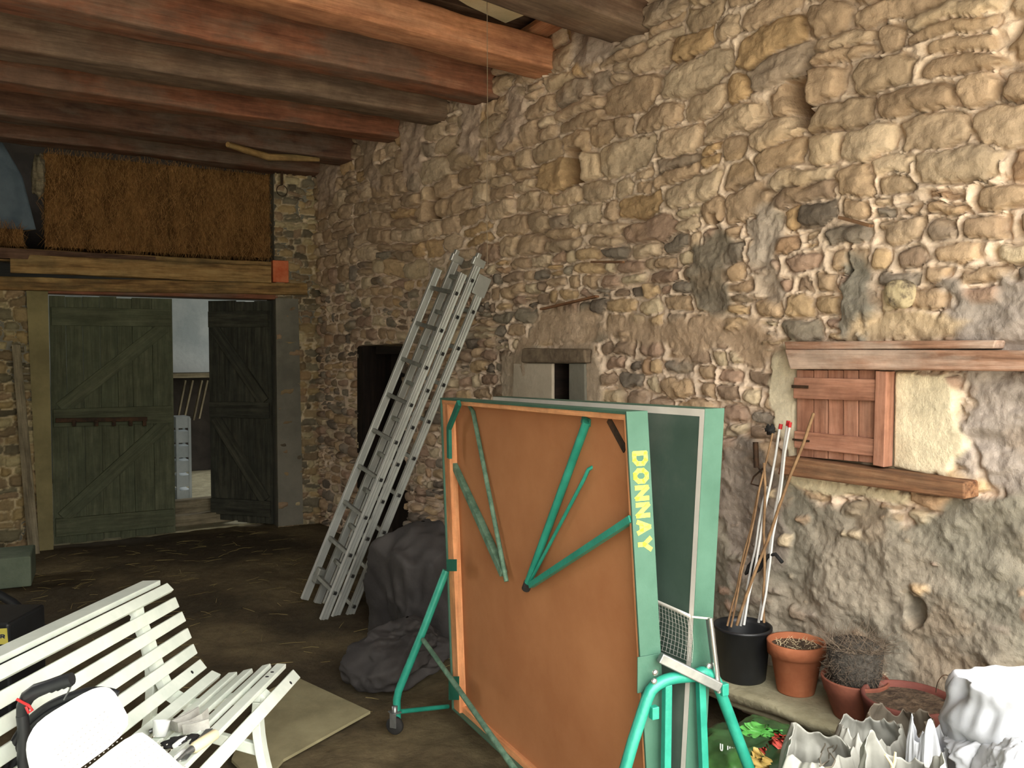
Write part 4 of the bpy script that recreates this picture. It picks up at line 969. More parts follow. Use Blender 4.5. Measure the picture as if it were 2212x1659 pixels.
# ================================================================ slatted bench
vpx, vpy = 1202, 845
A = ray(vpx, vpy).normalized()               # lengthwise, away from the viewer
E0 = at(642,1455,3.23)
def bp(px, py, back=0.0): return onplane(px, py, E0, A)-A*back
BL = 1.75
prof = [((362,1258),(377,1273)), ((381,1288),(390,1310)), ((394,1320),(403,1341)), ((407,1355),(416,1377)), ((420,1389),(429,1410)), ((434,1422),(449,1441)),
        ((459,1446),(479,1455)), ((494,1452),(513,1450)), ((525,1448),(545,1443)), ((565,1438),(584,1433)), ((597,1433),(618,1434)), ((634,1445),(650,1463))]
be = thing('garden_bench', 'white slatted garden bench with curved back at the lower left', 'bench', Vector((E0.x-A.x*.8, E0.y-A.y*.8, 0)))
pr3 = [(bp(*a), bp(*c)) for a, c in prof]
cen = [(a+c)/2 for a, c in pr3]
for k, (a, c) in enumerate(pr3):
    wv = (c-a); d = wv.normalized(); nn_ = A.cross(d).normalized(); ctr = bp(560, 1330); nn_ = nn_ if nn_.dot(ctr-(a+c)/2) > 0 else -nn_
    j = R_.uniform(-.006, .006); th = .018
    c0, c1 = a+A*j, c+A*j
    q = [c0-nn_*th, c1-nn_*th, c1-A*BL-nn_*th, c0-A*BL-nn_*th, c0, c1, c1-A*BL, c0-A*BL]
    MB().hexa(q).build('slat', M['bench'], be, .003)
a, c = bp(308,1254), bp(347,1253)
MB().hexa([a+Vector((0,0,-.02)), c+Vector((0,0,-.02)), c-A*BL+Vector((0,0,-.02)), a-A*BL+Vector((0,0,-.02)), a, c, c-A*BL, a-A*BL]).build('top_rail', M['bench'], be, .003)
for off in (.22, 1.35):
    mb = MB(); pts = []
    for k, (a, c) in enumerate(pr3):
        d = (c-a).normalized(); nn_ = A.cross(d).normalized(); nn_ = nn_ if nn_.dot(bp(560,1330)-(a+c)/2) > 0 else -nn_
        pts += [(a, nn_), (c, nn_)]
    L = len(pts); vs = []
    for p, n_ in pts:
        for s_ in (0, .055):
            for e in (0, .028): vs.append(p-A*(off+s_)-n_*(.019+e))
    fs = []
    for i in range(L-1):
        for a_, b_ in ((0,1),(1,3),(3,2),(2,0)): fs.append((i*4+a_, i*4+b_, (i+1)*4+b_, (i+1)*4+a_))
    fs += [(0,2,3,1), ((L-1)*4, (L-1)*4+1, (L-1)*4+3, (L-1)*4+2)]
    mb.add(vs, fs); mb.build('seat_support', M['bench'], be, .002)
    # legs under the support
    fs_ = cen[10]-A*(off+.03); bk = cen[5]-A*(off+.03); tp = cen[2]-A*(off+.03)
    lf = arc(fs_+Vector((0,0,-.05)), fs_+Vector((0,0,-.20))+nh*-.02, Vector((fs_.x, fs_.y, .0))+(fs_-bk).normalized()*.10*Vector((1,1,0)).length*.5, 8)
    lf[-1].z = .0
    m1 = MB(); 
    for p, q in zip(lf, lf[1:]): m1.bar(p, q+(q-p)*.08, .03, .05, A)
    m1.build('leg', M['bench'], be, .003)
    out = (bk-fs_); out.z = 0; out.normalize()
    m1 = MB(); lb = arc(tp+out*.03+Vector((0,0,-.02)), bk+out*.03+Vector((0,0,-.1)), Vector((bk.x, bk.y, 0))+out*.22, 10)
    for p, q in zip(lb, lb[1:]): m1.bar(p, q+(q-p)*.08, .03, .05, A)
    m1.build('leg', M['bench'], be, .003)
    m1 = MB(); m1.bar(lf[4], lb[5], .025, .04, (0,0,1)); m1.build('stretcher', M['bench'], be, .003)
for k, (px, py) in ((5,(415,1452)), (10,(588,1452)), (10,(577,1462)), (11,(628,1475))):
    a, c = pr3[k]; d = (c-a).normalized(); nn_ = A.cross(d).normalized(); nn_ = nn_ if nn_.dot(bp(560,1330)-(a+c)/2) > 0 else -nn_
    p = onplane(px, py, (a+c)/2, nn_); MB().lathe(p, [(0,.002),(.006,.0015),(.007,0)], 14, nn_).build('screw_head', M['rubber'], be)
# seat frame of reference: plane of the seat slats
sa, sc_ = pr3[7][0], pr3[10][1]; sn = A.cross((sc_-sa).normalized()).normalized(); sn = sn if sn.z > 0 else -sn
def st(px, py, h=0.0): return onplane(px, py, (sa+sc_)/2+sn*h, sn)
# folded white plastic chair lying on bench
Z1 = .13
def sheet(px_pts, h, thick):
    pass
def rrect(c0, ux, uy, w_, l_, r_, n=8):
    out = []
    for (sx, sy, a0) in ((1,1,0),(-1,1,90),(-1,-1,180),(1,-1,270)):
        for i in range(n+1):
            a = math.radians(a0+90*i/n); out.append(c0+ux*(sx*(w_/2-r_)+r_*math.cos(a))+uy*(sy*(l_/2-r_)+r_*math.sin(a)))
    return out
def plate_with_holes(name, c0, ux, uy, nz, w_, l_, r_, par, m, holes):
    n = 9; outl = rrect(c0, ux, uy, w_, l_, r_, 8); N = len(outl); mb = MB(); th = .022
    ins = rrect(c0, ux, uy, w_-.02, l_-.02, max(r_-.01, .01), 8)
    vs = [p for p in ins]+[p-nz*.006 for p in outl]+[p-nz*th for p in outl]
    fs = [tuple(range(N))]+[(i, i+N, (i+1) % N+N, (i+1) % N) for i in range(N)]+[(i+N, i+2*N, (i+1) % N+2*N, (i+1) % N+N) for i in range(N)]+[tuple(range(3*N-1, 2*N-1, -1))]
    mb.add([v for v in vs], fs); mb.f = [f[::-1] for f in mb.f]
    o = mb.build(name, m, par, .003)
    hb = MB()
    for x, y in holes:
        p = c0+ux*x+uy*y+nz*.0005
        hb.box(p, (.006,.003,.001), (ux, uy, nz))
    if holes: hb.build('perforation', M['strap'], o)
    return o
cn = (Vector((0,0,1))*.80-Hv*.60).normalized()
pc = at(205,1500,2.12)
ch = thing('folding_chair', 'white perforated plastic chair lying folded on the near end of the bench', 'chair', Vector((pc.x, pc.y, .40)))
def smooth_outline(pts, it=2):
    for _ in range(it):
        out = []
        for (x0, y0), (x1, y1) in zip(pts, pts[1:]+pts[:1]): out += [(x0*.8+x1*.2, y0*.8+y1*.2), (x0*.2+x1*.8, y0*.2+y1*.8)]
        pts = out
    return pts
def slab_px(pts, name, th=.02):
    q = [onplane(x, y, pc, cn) for x, y in smooth_outline(pts)]; n = len(q); c = sum(q, Vector())/n; q1 = [c+(p-c)*.975+cn*.004 for p in q]
    mb = MB(); V_ = q1+q+[p-cn*th for p in q]
    mb.add(V_, [tuple(range(n))]+[(i, i+n, (i+1) % n+n, (i+1) % n) for i in range(n)]+[(i+n, i+2*n, (i+1) % n+2*n, (i+1) % n+n) for i in range(n)]+[tuple(range(3*n-1, 2*n-1, -1))])
    return mb.build(name, M['chair'], ch)
o1 = slab_px([(200,1486),(242,1482),(286,1564),(96,1702),(70,1690),(52,1610),(80,1558)], 'backrest')
o2 = slab_px([(296,1574),(332,1598),(400,1660),(470,1740),(380,1860),(150,1860),(122,1712)], 'seat')
def perf(cx, cy, nx, ny, ax_, ay_, par):
    e1 = (onplane(cx+ax_[0], cy+ax_[1], pc, cn)-onplane(cx, cy, pc, cn)); e2 = (onplane(cx+ay_[0], cy+ay_[1], pc, cn)-onplane(cx, cy, pc, cn)); c = onplane(cx, cy, pc, cn)+cn*.0045
    b = MB(); u1 = e1.normalized(); u2 = cn.cross(u1)
    for i in range(nx):
        for j in range(ny):
            b.box(c+e1*i+e2*j, (.0035,.0022,.001), (u1, u2, cn))
    b.build('perforation', M['strap'], par)['kind'] = 'stuff'
perf(120, 1620, 12, 6, (10,-7.5), (7,12), o1); perf(255, 1640, 10, 7, (10,-6), (9,12), o2)
for q_ in ((150,1590), (300,1690), (110,1660)):
    e_ = onplane(*q_, pc, cn)-cn*.02; MB().tube([e_, Vector((e_.x, e_.y, .42))], .011, 10).build('leg', M['chair'], ch)
def hh(px, py, z=2.14): return at(px, py, z)
coil = MB()
for k in range(5):
    f = .98+.045*k
    pts = [at(195+(x-195)*f, 1690+(y-1690)*f, 2.20+.012*(k % 2)) for x, y in ((252,1532),(238,1522),(200,1518),(150,1531),(105,1553),(66,1590),(42,1640),(32,1700),(36,1760))]
    cr_ = []
    for a_, b_, c_ in zip(pts, pts[1:], pts[2:]): cr_ += arc((a_+b_)/2, b_, (b_+c_)/2, 5)[:-1]
    coil.tube(cr_, .011, 10)
top(coil, 'rubber_hose', M['black'], 'coil of thick black hose partly hidden under the white folded chair', 'hose')
# handled tool
ht = thing('bow_saw', 'black saw with a ridged hand grip and thin wire resting against the bench back', 'saw', hh(60,1530,2.0))
g = [hh(48,1545), hh(50,1525), hh(60,1505), hh(78,1492), hh(105,1482), hh(135,1472), hh(156,1466)]
rr = [.014,.016,.018,.018,.016,.017,.016]
b = MB(); b.tube(g, rr, 14)
for px, py in ((100,1490),(112,1488),(125,1484),(138,1480),(150,1476)):
    b.lathe(hh(px,py), [(0,-.011),(.009,-.006),(.011,0),(.009,.006),(0,.011)], 12)
b.build('grip', M['black'], ht)
MB().tube([hh(157,1472), hh(150,1490), hh(138,1512)], .0022, 6).build('wire', M['steel'], ht)
MB().tube([hh(48,1545), hh(52,1580), hh(50,1640), hh(58,1700)], .015, 10).build('saw_frame', M['black'], ht)
b = MB(); b.tube([hh(36,1510,2.12), hh(50,1518,2.12), hh(62,1524,2.11), hh(70,1534,2.11), hh(62,1540,2.11), hh(56,1526,2.11)], .0035, 8)
top(b, 'red_string', M['red'], 'short piece of red string tied below the black ridged grip', 'string')
# small things on the seat
b = MB()
def ribbon(pts, w_, up, th=.002):
    mb = MB()
    for p, q in zip(pts, pts[1:]): mb.bar(p, q+(q-p)*.03, th, w_, up)
    return mb
def loop(x0, y0, x1, y1, bul, n=14, h=.02):
    p, q = st(x0,y0,h), st(x1,y1,h); d = q-p; s_ = d.cross(sn).normalized()*bul
    return [p+d*t+s_*math.sin(math.pi*t) for t in np.linspace(0,1,n)]+[q+(p-q)*t-s_*math.sin(math.pi*t)*.6 for t in np.linspace(0,1,n)]
mb = ribbon(loop(372,1567,430,1536,.012), .03, sn); m2 = ribbon(loop(395,1576,452,1563,.010), .03, sn); m3 = ribbon([st(368,1566,.02), st(385,1572,.02), st(410,1566,.02), st(436,1552,.02), st(450,1540,.02)], .03, sn)
mb.add(m2.v, m2.f, m2.g); mb.add(m3.v, m3.f, m3.g)
top(mb, 'webbing_strap', M['strap'], 'loosely looped grey webbing strap on the bench seat', 'strap')
c = st(345,1592,.0); 
b = MB(); b.lathe(c+sn*.002, [(0,0),(.020,0),(.026,.045),(.027,.046),(.024,.046),(.018,.004),(0,.004)], 28, (sn+Vector((.3,.1,0))).normalized()); top(b, 'white_cup', M['chair'], 'small white plastic cup on the bench seat beside the grey strap', 'cup')
pa, pb = st(415,1618,.022), st(468,1584,.022)
ho = thing('wooden_handled_tool', 'small tool with a round pale wooden handle on the bench seat', 'tool', st(440,1600,0))
MB().tube([pa, pa.lerp(pb,.1), pa.lerp(pb,.5), pa.lerp(pb,.92), pb], [.012,.016,.0165,.016,.009], 16).build('handle', M['grip'], ho)
MB().tube([pa+(pa-pb).normalized()*.03, pa], [.006,.011], 12).build('ferrule', M['steel'], ho)
MB().tube([pa+(pa-pb).normalized()*.11-sn*.012, pa+(pa-pb).normalized()*.03], [.003,.005], 8).build('shaft', M['steel'], ho)
for i, (x0,y0,x1,y1,m_,l) in enumerate(((376,1612,402,1594,'chair','white bolt shaped bit of plastic on the bench among the tools'), (380,1637,398,1622,'chair','short white peg beside the wooden handled tool'), (322,1581,362,1566,'steel','grey secateurs blade poking out by the white cup'))):
    b = MB(); b.tube([st(x0,y0,.012), st((x0+x1)/2,(y0+y1)/2,.013), st(x1,y1,.012)], [.007,.009,.006], 10); top(b, ('plastic_peg','plastic_peg','secateurs')[i], M[m_], l, ('peg','peg','tool')[i])
b = blob(st(390,1602,.008), (.055,.03,.010), .35, 3, 17, 36, 24); top(b, 'rag', M['rubber'], 'dark grey rag lying under the small tools on the bench', 'rag')
b = MB(); b.bar(st(395,1642,.01), st(452,1575,.02), .022, .003, sn); top(b, 'steel_ruler', M['steel'], 'flat grey steel strip lying lengthwise on the bench seat', 'strip', bevel=.0005)

# ================================================================ left edge clutter
z_ = 3.9
bx = thing('tool_case', 'black case with a yellow label at the left edge behind the bench', 'case', Vector((at(-20,1395,z_).x, at(-20,1395,z_).y, 0)))
c = at(-10,1375,z_); hgt = c.z*2
MB().box(Vector((c.x-.1, c.y+.1, c.z/2+.05)), (.55,.3,c.z+.1), (Rv, Hv, Vector((0,0,1)))).build('case_body', M['black'], bx, .012)
lp = [at(-50,1395,z_-.215+.0), at(18,1390,z_-.215)]
fp = Vector((c.x-.1, c.y+.1, c.z))-Hv*.152
def lfn(px, py): return onplane(px, py, fp, Hv)
a_, b_2, c_2, d_2 = lfn(-70,1394), lfn(18,1391), lfn(15,1357), lfn(-70,1362)
MB().hexa([a_, b_2, c_2, d_2, a_-Hv*.002, b_2-Hv*.002, c_2-Hv*.002, d_2-Hv*.002]).build('label', M['label_yel'], bx)
lo_ = lfn(-10,1379); s1 = (lfn(12,1377)-lfn(-10,1379)).length
letters('ER', lambda x, y, w: lo_+Rv*x+Vector((0,0,y))-Hv*(.003+w), s1*.45, s1*.42, s1*.08, s1*.11, .0008).build('label_letters', M['label_blue'], bx)
pm = thing('hand_pump', 'black tube with a thin rod slanting down behind the bench at the far left', 'pump', Vector((at(60,1330,4.1).x, at(60,1330,4.1).y, 0)))
MB().tube([at(-40,1262,4.75), at(28,1302,4.7), at(56,1325,4.66)], [.022,.024,.02], 14).build('barrel', M['black'], pm)
MB().tube([at(56,1325,4.66), at(105,1365,4.5), at(130,1385,4.4)], .004, 8).build('rod', M['steel'], pm)
b = blob(at(45,1350,4.45)-Vector((0,0,.05)), (.13,.1,.09), .2, 2, 19, 40, 28); top(b, 'black_bag', M['tarp'], 'small dark bag on the floor under the slanting black tube', 'bag')
# plywood sheet on floor
q = [onz(800,1536,.028), onz(612,1640,.028), onz(560,1700,.028), onz(500,1640,.028), onz(560,1500,.028), onz(640,1462,.028)]
n = len(q); b = MB(); b.add([p for p in q]+[p-Vector((0,0,.012)) for p in q], [tuple(range(n)), tuple(range(2*n-1, n-1, -1))]+[(i, i+n, (i+1) % n+n, (i+1) % n) for i in range(n)])
top(b, 'board_sheet', M['plywood'], 'dusty flat board lying on the floor between bench and table', 'board')

# ================================================================ pots along the right wall
def wz(px, py, off):     # point on the vertical plane standing off the wall
    return onplane(px, py, (WX-off, 0, 0), Vector((1,0,0)))
SH = wz(1715,1508,.20).z          # level of the ledge the pots stand on
print('ledge', SH)
a, c = onz(1566,1487,SH), onz(1890,1612,SH)
dY = (c-a); xf = (a.x+c.x)/2
mb = MB(); rng = np.random.default_rng(4)
ys = np.linspace(.6, 4.0, 70); xs_ = np.linspace(0, 1, 8); P = np.zeros((8+8, 70, 3))
for i, y in enumerate(ys):
    t = (a.y-y)/(a.y-c.y); xe = a.x+(c.x-a.x)*t+.012*float(vn(y*6, 0, 0, 4)); xe = min(xe, WX-.2)
    for j in range(8): P[j, i] = (WX+.06+(xe-WX-.06)*xs_[j], y, SH+.004*float(vn(y*9, xs_[j]*3, 0, 8)))
    for j in range(8): P[8+j, i] = (xe+.01*float(vn(y*8, j, 0, 2)) if j < 2 else xe+.03, y, SH-.012-(.045 if j < 2 else .06)*(j/7 if j > 1 else j*.5))
mb.grid(P)
q = [(WX+.06, ys[0]), (WX+.06, ys[-1])]
top(mb, 'ledge_slab', M['conc'], 'dusty flat slab along the foot of the stone wall carrying the pots', 'slab')
o = bpy.data.objects['ledge_slab']; sm = o.modifiers.new('thick', 'SOLIDIFY'); sm.thickness = .03; sm.offset = -1
for yy, wh_ in ((1.0, 'towards the viewer'), (2.0, 'near the wide pot'), (3.0, 'beyond the black tub'), (3.8, 'at its far end')):
    b = MB(); b.box((WX-.12, yy, SH/2-.03), (.16, .12, SH-.06)); top(b, 'ledge_support', M['dark'], 'dark block under the slab carrying the pots, '+wh_, 'block', 'blocks under the slab')
def pot(c, prof, m, label, cat='plant pot', soil=None, name='flower_pot', sr=None, n=56):
    t = thing(name, label, cat, c)
    MB().lathe(c, prof, n).build('pot_body', m, t)
    if soil:
        z, r = soil; us = np.linspace(0, 1, 14); th = np.linspace(0, 2*np.pi, 40, endpoint=False); Rr, Th = np.meshgrid(us*r, th, indexing='ij')
        P = np.stack([c.x+Rr*np.cos(Th), c.y+Rr*np.sin(Th), c.z+z+.010*fbm(Rr*30*np.cos(Th), Rr*30*np.sin(Th), 0, 3, 3)*(1-Rr/r)+.0*Rr], -1)
        b = MB(); b.grid(P, closed_u=True); b.build('soil', M['soil'], t)
    return t
# tall terracotta pot
def base_on(px, py, z=None): p = onz(px, py, SH if z is None else z); return p
pc_ = base_on(1719,1492); S1 = pc_.dot(Hv)/FP
h1 = at(1719,1384,pc_.dot(Hv)).z-SH; r1 = 63*S1; r0 = 39*S1
t = pot(pc_, [(0,0),(r0,0),(r0*1.02,.004),(r1*.86,h1*.74),(r1*.88,h1*.745),(r1*.97,h1*.75),(r1,h1*.985),(r1*.985,h1),(r1*.91,h1),(r1*.90,h1*.98),(r1*.86,h1*.8),(r1*.6,h1*.5)], M['terra'],
        'tall orange terracotta pot with dry soil, left of the pot holding the dead plant', soil=(h1*.88, r1*.9))
def twigs(c, n, R, L, seed, m, name, par, up=.6, w_=.0012):
    r = random.Random(seed); mb = MB()
    for i in range(n):
        a = r.uniform(0, math.tau); rr = R*math.sqrt(r.random()); p = c+Vector((math.cos(a)*rr, math.sin(a)*rr, 0))
        d = Vector((r.gauss(0,1), r.gauss(0,1), up+r.uniform(0,1))).normalized(); l = r.uniform(.3,1)*L; s_ = Vector((r.gauss(0,1), r.gauss(0,1), r.gauss(0,.6)))*.3
        mb.tube([p, p+d*l*.5+s_*l*.2, p+d*l+s_*l*.6], [w_, w_*.8, w_*.4], 3, False)
    return mb.build(name, m, par)
twigs(pc_+Vector((0,0,h1*.88)), 70, r1*.8, .03, 5, M['grip'], 'dry_leaves', t, .2)
# bowl pot with dead plant
p2 = base_on(1845,1548); S2 = p2.dot(Hv)/FP; h2 = at(1845,1462,p2.dot(Hv)).z-SH; r2 = 71*S2
t = pot(p2, [(0,0),(r2*.56,0),(r2*.6,.006),(r2*.86,h2*.62),(r2*.9,h2*.66),(r2,h2*.97),(r2*.99,h2),(r2*.93,h2),(r2*.9,h2*.9),(r2*.6,h2*.4)], M['terra2'],
        'stained terracotta pot holding a matted grey dead plant', soil=(h2*.9, r2*.93))
pr_ = p2+Vector((0,0,h2*.9)); hr = at(1845,1385,p2.dot(Hv)).z-pr_.z
dp = thing('dead_plant', 'dry grey dead plant with a matted root ball sitting in the stained pot', 'plant', pr_)
b = MB(); b.lathe(pr_, [(0,0),(r2*.74,0),(r2*.78,hr*.3),(r2*.82,hr*.8),(r2*.6,hr),(0,hr*1.04)], 40); b.build('root_ball', M['root'], dp)
r = random.Random(9); mb = MB()
for i in range(900):
    a_ = r.uniform(0, math.tau); z = r.uniform(0, hr); p = pr_+Vector((math.cos(a_)*r2*.78, math.sin(a_)*r2*.78, z)); d = Vector((math.cos(a_)*.4+r.gauss(0,.7), math.sin(a_)*.4+r.gauss(0,.7), r.gauss(0,.7))).normalized(); l = r.uniform(.01,.04)
    mb.tube([p, p+d*l], .0006, 3, False)
mb.build('fine_roots', M['dead'], dp)
twigs(pr_+Vector((0,0,hr*.9)), 420, r2*.95, .10, 11, M['dead'], 'dry_stems', dp, .15, .0009)
# wide low pot
p3 = base_on(1995,1585); S3 = p3.dot(Hv)/FP; h3 = at(1995,1490,p3.dot(Hv)).z-SH; r3 = 96*S3
p3 = Vector((min(p3.x, WX-r3-.02), p3.y, SH))
t = pot(p3, [(0,0),(r3*.8,0),(r3*.85,.01),(r3*.95,h3*.8),(r3*.97,h3*.82),(r3,h3*.97),(r3*.98,h3),(r3*.93,h3),(r3*.91,h3*.9),(r3*.8,h3*.5)], M['terra3'],
        'wide low reddish terracotta pot with dry earth, right of the dead plant', soil=(h3*.86, r3*.93))
for i, (x0, x1, yb, hh_) in enumerate(((2022,2062,1478,32),(2058,2098,1482,26),(2096,2138,1490,28))):
    p, q = at(x0,yb,p3.dot(Hv)), at(x1,yb,p3.dot(Hv)); u = Vector((0,0,1))*(hh_*S3)
    b = MB(); b.tube([p+(q-p)*(.5-.5*math.cos(s))+u*math.sin(s)*1.2+Vector((0,0,-.03)) for s in np.linspace(0, math.pi, 12)], .0018, 6)
    b.build('wire_hoop', M['iron'], t)
# black bucket with stakes
p4 = onz(1606,1462,SH); p4.x = min(p4.x, WX-.2); S4 = p4.dot(Hv)/FP; h4 = at(1606,1350,p4.dot(Hv)).z-SH; r4 = 61*S4
print('pots', r1, h1, r2, h2, r3, h3, r4, h4)
t = pot(p4, [(0,0),(r4*.78,0),(r4*.82,.005),(r4*.97,h4*.94),(r4*1.03,h4*.95),(r4*1.03,h4),(r4*.97,h4),(r4*.93,h4*.9),(r4*.8,h4*.3)], M['black'],
        'black plastic tub holding plant stakes, at the left end of the slab', 'tub', (h4*.55, r4*.9), 'plant_tub')
dS = p4.dot(Hv)
stakes = [ # x0,y0,x1,y1,r,mat,label
 (1607,1350,1686,922,.0055,'stake','white plastic stake with a red cap, leaning left of the others'),
 (1640,1345,1702,915,.0055,'stake','tall white plastic stake with a red cap in the tub'),
 (1645,1340,1706,918,.0050,'stake','white plastic stake just right of the tallest one'),
 (1600,1352,1655,1050,.0050,'stake','shorter white stake at the left of the bundle'),
 (1578,1354,1668,935,.0045,'bamboo','dark thin cane at the left of the bundle'),
 (1590,1350,1758,892,.0065,'bamboo','long light brown stick leaning to the right past the shutter'),
 (1650,1345,1652,1000,.0055,'bamboo','upright brown cane in the middle of the bundle'),
 (1572,1352,1640,1060,.0050,'bamboo','grey-brown cane leaning in the left of the tub'),
]
for i, (x0,y0,x1,y1,rr_,m_,l) in enumerate(stakes):
    p = at(x0,y0,dS+.0+R_.uniform(-.03,.03)); q = wz(x1,y1,.05+.012*i)
    p = p+(p-q).normalized()*.0
    b = MB(); n_ = 7; pts = [p.lerp(q, k/n_)+Vector((0, .004*math.sin(k*2+i), .0)) for k in range(n_+1)]
    nm = 'plant_stake' if m_ == 'stake' else 'garden_cane'
    if m_ == 'stake' and i < 3:
        st_ = thing(nm, l, 'stake', p, 'stakes standing in the black tub'); b.tube(pts, rr_, 8); b.build('rod', M[m_], st_)
        MB().tube([q-(q-p).normalized()*.01, q+(q-p).normalized()*.012], rr_*1.5, 10).build('cap', M['red'], st_)
    else:
        b.tube(pts, rr_, 8); top(b, nm, M[m_], l, 'stake', 'stakes standing in the black tub')
pts = [wz(x, y, .12) for x, y in ((1622,1238),(1632,1225),(1648,1215),(1655,1205),(1640,1212),(1625,1228),(1618,1244),(1640,1230),(1660,1200),(1675,1197),(1690,1215))]
b = MB(); b.tube(pts, .008, 8); b.tube([p+Vector((-.01,.01,.01)) for p in pts[:8]], .008, 8); top(b, 'black_tie', M['rubber'], 'black twisted rope tied round the bundle of stakes', 'rope')
b = blob(wz(1664,928,.10), (.015,.02,.02), .5, 4, 22, 20, 14); top(b, 'black_clip', M['rubber'], 'small black clip on top of the dark cane', 'clip')
pts = [wz(x, y, .05) for x, y in ((1632,960),(1634,975),(1628,990),(1636,1005),(1650,1030),(1640,1050),(1622,1045),(1628,1030),(1648,1012))]
b = MB(); b.tube(pts, .004, 6); b.tube([wz(1632,955,.05), wz(1634,1010,.05)], .012, 8); top(b, 'iron_latch', M['iron'], 'rusty iron latch and chain hanging on the wall left of the stakes', 'latch')

# ================================================================ sacks in the lower right corner
def crumple(mb, sd, amp, fr):
    V = np.array(mb.v); c = V.mean(0); D = V-c; n = D/np.linalg.norm(D, axis=1)[:, None]
    k = amp*(np.abs(fbm(V[:,0]*fr, V[:,1]*fr, V[:,2]*fr, sd, 4, .55))*-1.6+.5); V = V+n*k[:, None]; mb.v = [tuple(v) for v in V]; return mb
g = at(1618,1640,2.80)
mb = blob((g.x+.02, g.y, .15), (.26,.22,.22), .14, 1.8, 31, 100, 70, .75, .003, True)
gs = top(mb, 'potting_soil_sack', M['greenbag'], 'green printed potting soil sack on the floor behind the table trestle', 'sack')
# print patches follow the sack's own surface
V = np.array([v.co for v in gs.data.vertices])+np.array(gs.location)
def onsack(px, py):
    d = np.array(ray(px, py)); d = d/np.linalg.norm(d); rel = V-np.array(C0); t_ = rel@d; dist = np.linalg.norm(rel-t_[:, None]*d, axis=1)
    cand = np.where(dist < .02)[0]
    if len(cand) == 0: return None
    k_ = cand[np.argmin(t_[cand])]; return Vector(V[k_])
def decal(x0, y0, x1, y1, m, name, seed, nx=14, ny=12, lift=.006, shape='blob'):
    P = []; ok = True; r = random.Random(seed)
    for j in range(ny):
        row = []
        for i in range(nx):
            u, v = i/(nx-1)*2-1, j/(ny-1)*2-1
            if shape == 'blob':
                uu, vv = u*math.sqrt(1-v*v/2), v*math.sqrt(1-u*u/2)
                k = 1+.22*float(vn(uu*2+seed, vv*2, 0, seed)); uu *= k; vv *= k
            else: uu, vv = u, v
            q = onsack((x0+x1)/2+(x1-x0)/2*uu, (y0+y1)/2+(y1-y0)/2*vv)
            if q is None: return
            row.append(q-Fv*lift)
        P.append(row)
    b = MB(); b.grid(np.array(P)); b.build(name, m, gs)
for i, (x0,y0,x1,y1,m_) in enumerate(((1664,1572,1700,1606,'print_red'),(1700,1578,1745,1612,'print_red'),(1712,1605,1740,1630,'print_red'),(1640,1560,1690,1580,'print_grn'),(1545,1530,1640,1560,'print_grn'),
        (1605,1548,1655,1580,'print_grn'),(1620,1615,1665,1655,'print_yel'),(1645,1598,1668,1618,'print_red'),(1530,1518,1562,1548,'print_blue'))):
    decal(x0, y0, x1, y1, M[m_], 'printed_patch', i+3)
p = onsack(1536,1606)
if p:
    uR = (Rv*.93+Vector((0,0,-.30))).normalized(); s1 = 2.2/FP
    letters('U UNIVERSEL', lambda x, y, w: p-Hv*(.035+w)+uR*x+Vector((0,0,1))*y, 9*s1, 20*s1, 3*s1, 3*s1, .0015).build('sack_lettering', M['print_white'], gs)
# big white woven sack, open top
wc = at(2235,1600,2.25); nu, nv = 150, 70
th = np.linspace(0, 2*np.pi, nu, endpoint=False); hs = np.linspace(0, 1, nv)
topz = at(2080,1500,2.2).z
P = np.zeros((nv, nu, 3))
for j, h_ in enumerate(hs):
    for i, a_ in enumerate(th):
        if h_ < .72: f = h_/.72; z = f*topz; rr_ = .235+.03*math.sin(f*3)
        else: f = (h_-.72)/.28; z = topz-(.20*f*f)+.02*math.sin(f*3.14); rr_ = .235-.05*f
        x, y = math.cos(a_)*rr_, math.sin(a_)*rr_*.9; k = .12 if h_ > .15 else .4*h_
        n_ = float(0); P[j, i] = (wc.x+x, wc.y+y, z)
X, Y_, Z_ = P[...,0], P[...,1], P[...,2]
n1_ = np.abs(fbm(X*4, Y_*4, Z_*4, 51, 4, .55)); D = P-np.array((wc.x, wc.y, 0)); D[...,2] = 0; D /= np.linalg.norm(D, axis=-1)[..., None]
P = P-D*(n1_*.06)[..., None]; P[...,2] += (.05*fbm(X*3, Y_*3, 0, 52, 3))*np.clip(hs*1.4-.4, 0, 1)[:, None]
b = MB(); b.grid(P, closed_u=True)
o = top(b, 'white_sack', M['white_bag'], 'large bright white woven sack with a folded open rim at the lower right', 'sack'); sm = o.modifiers.new('thick', 'SOLIDIFY'); sm.thickness = .003
for i, (x, y, z, r_, l) in enumerate(((2160,1620,2.20,.125,'crumpled white plastic inside the big white sack, rear piece'), (2205,1690,1.98,.12,'crumpled white plastic in front at the lower right corner'))):
    mb = blob(at(x, y, z), (r_,r_*.9,r_*.8), .2, 2.2, 60+i, 150, 110, 1, None, False, 14, .10)
    top(mb, 'crumpled_plastic', M['white_bag'], l, 'plastic')
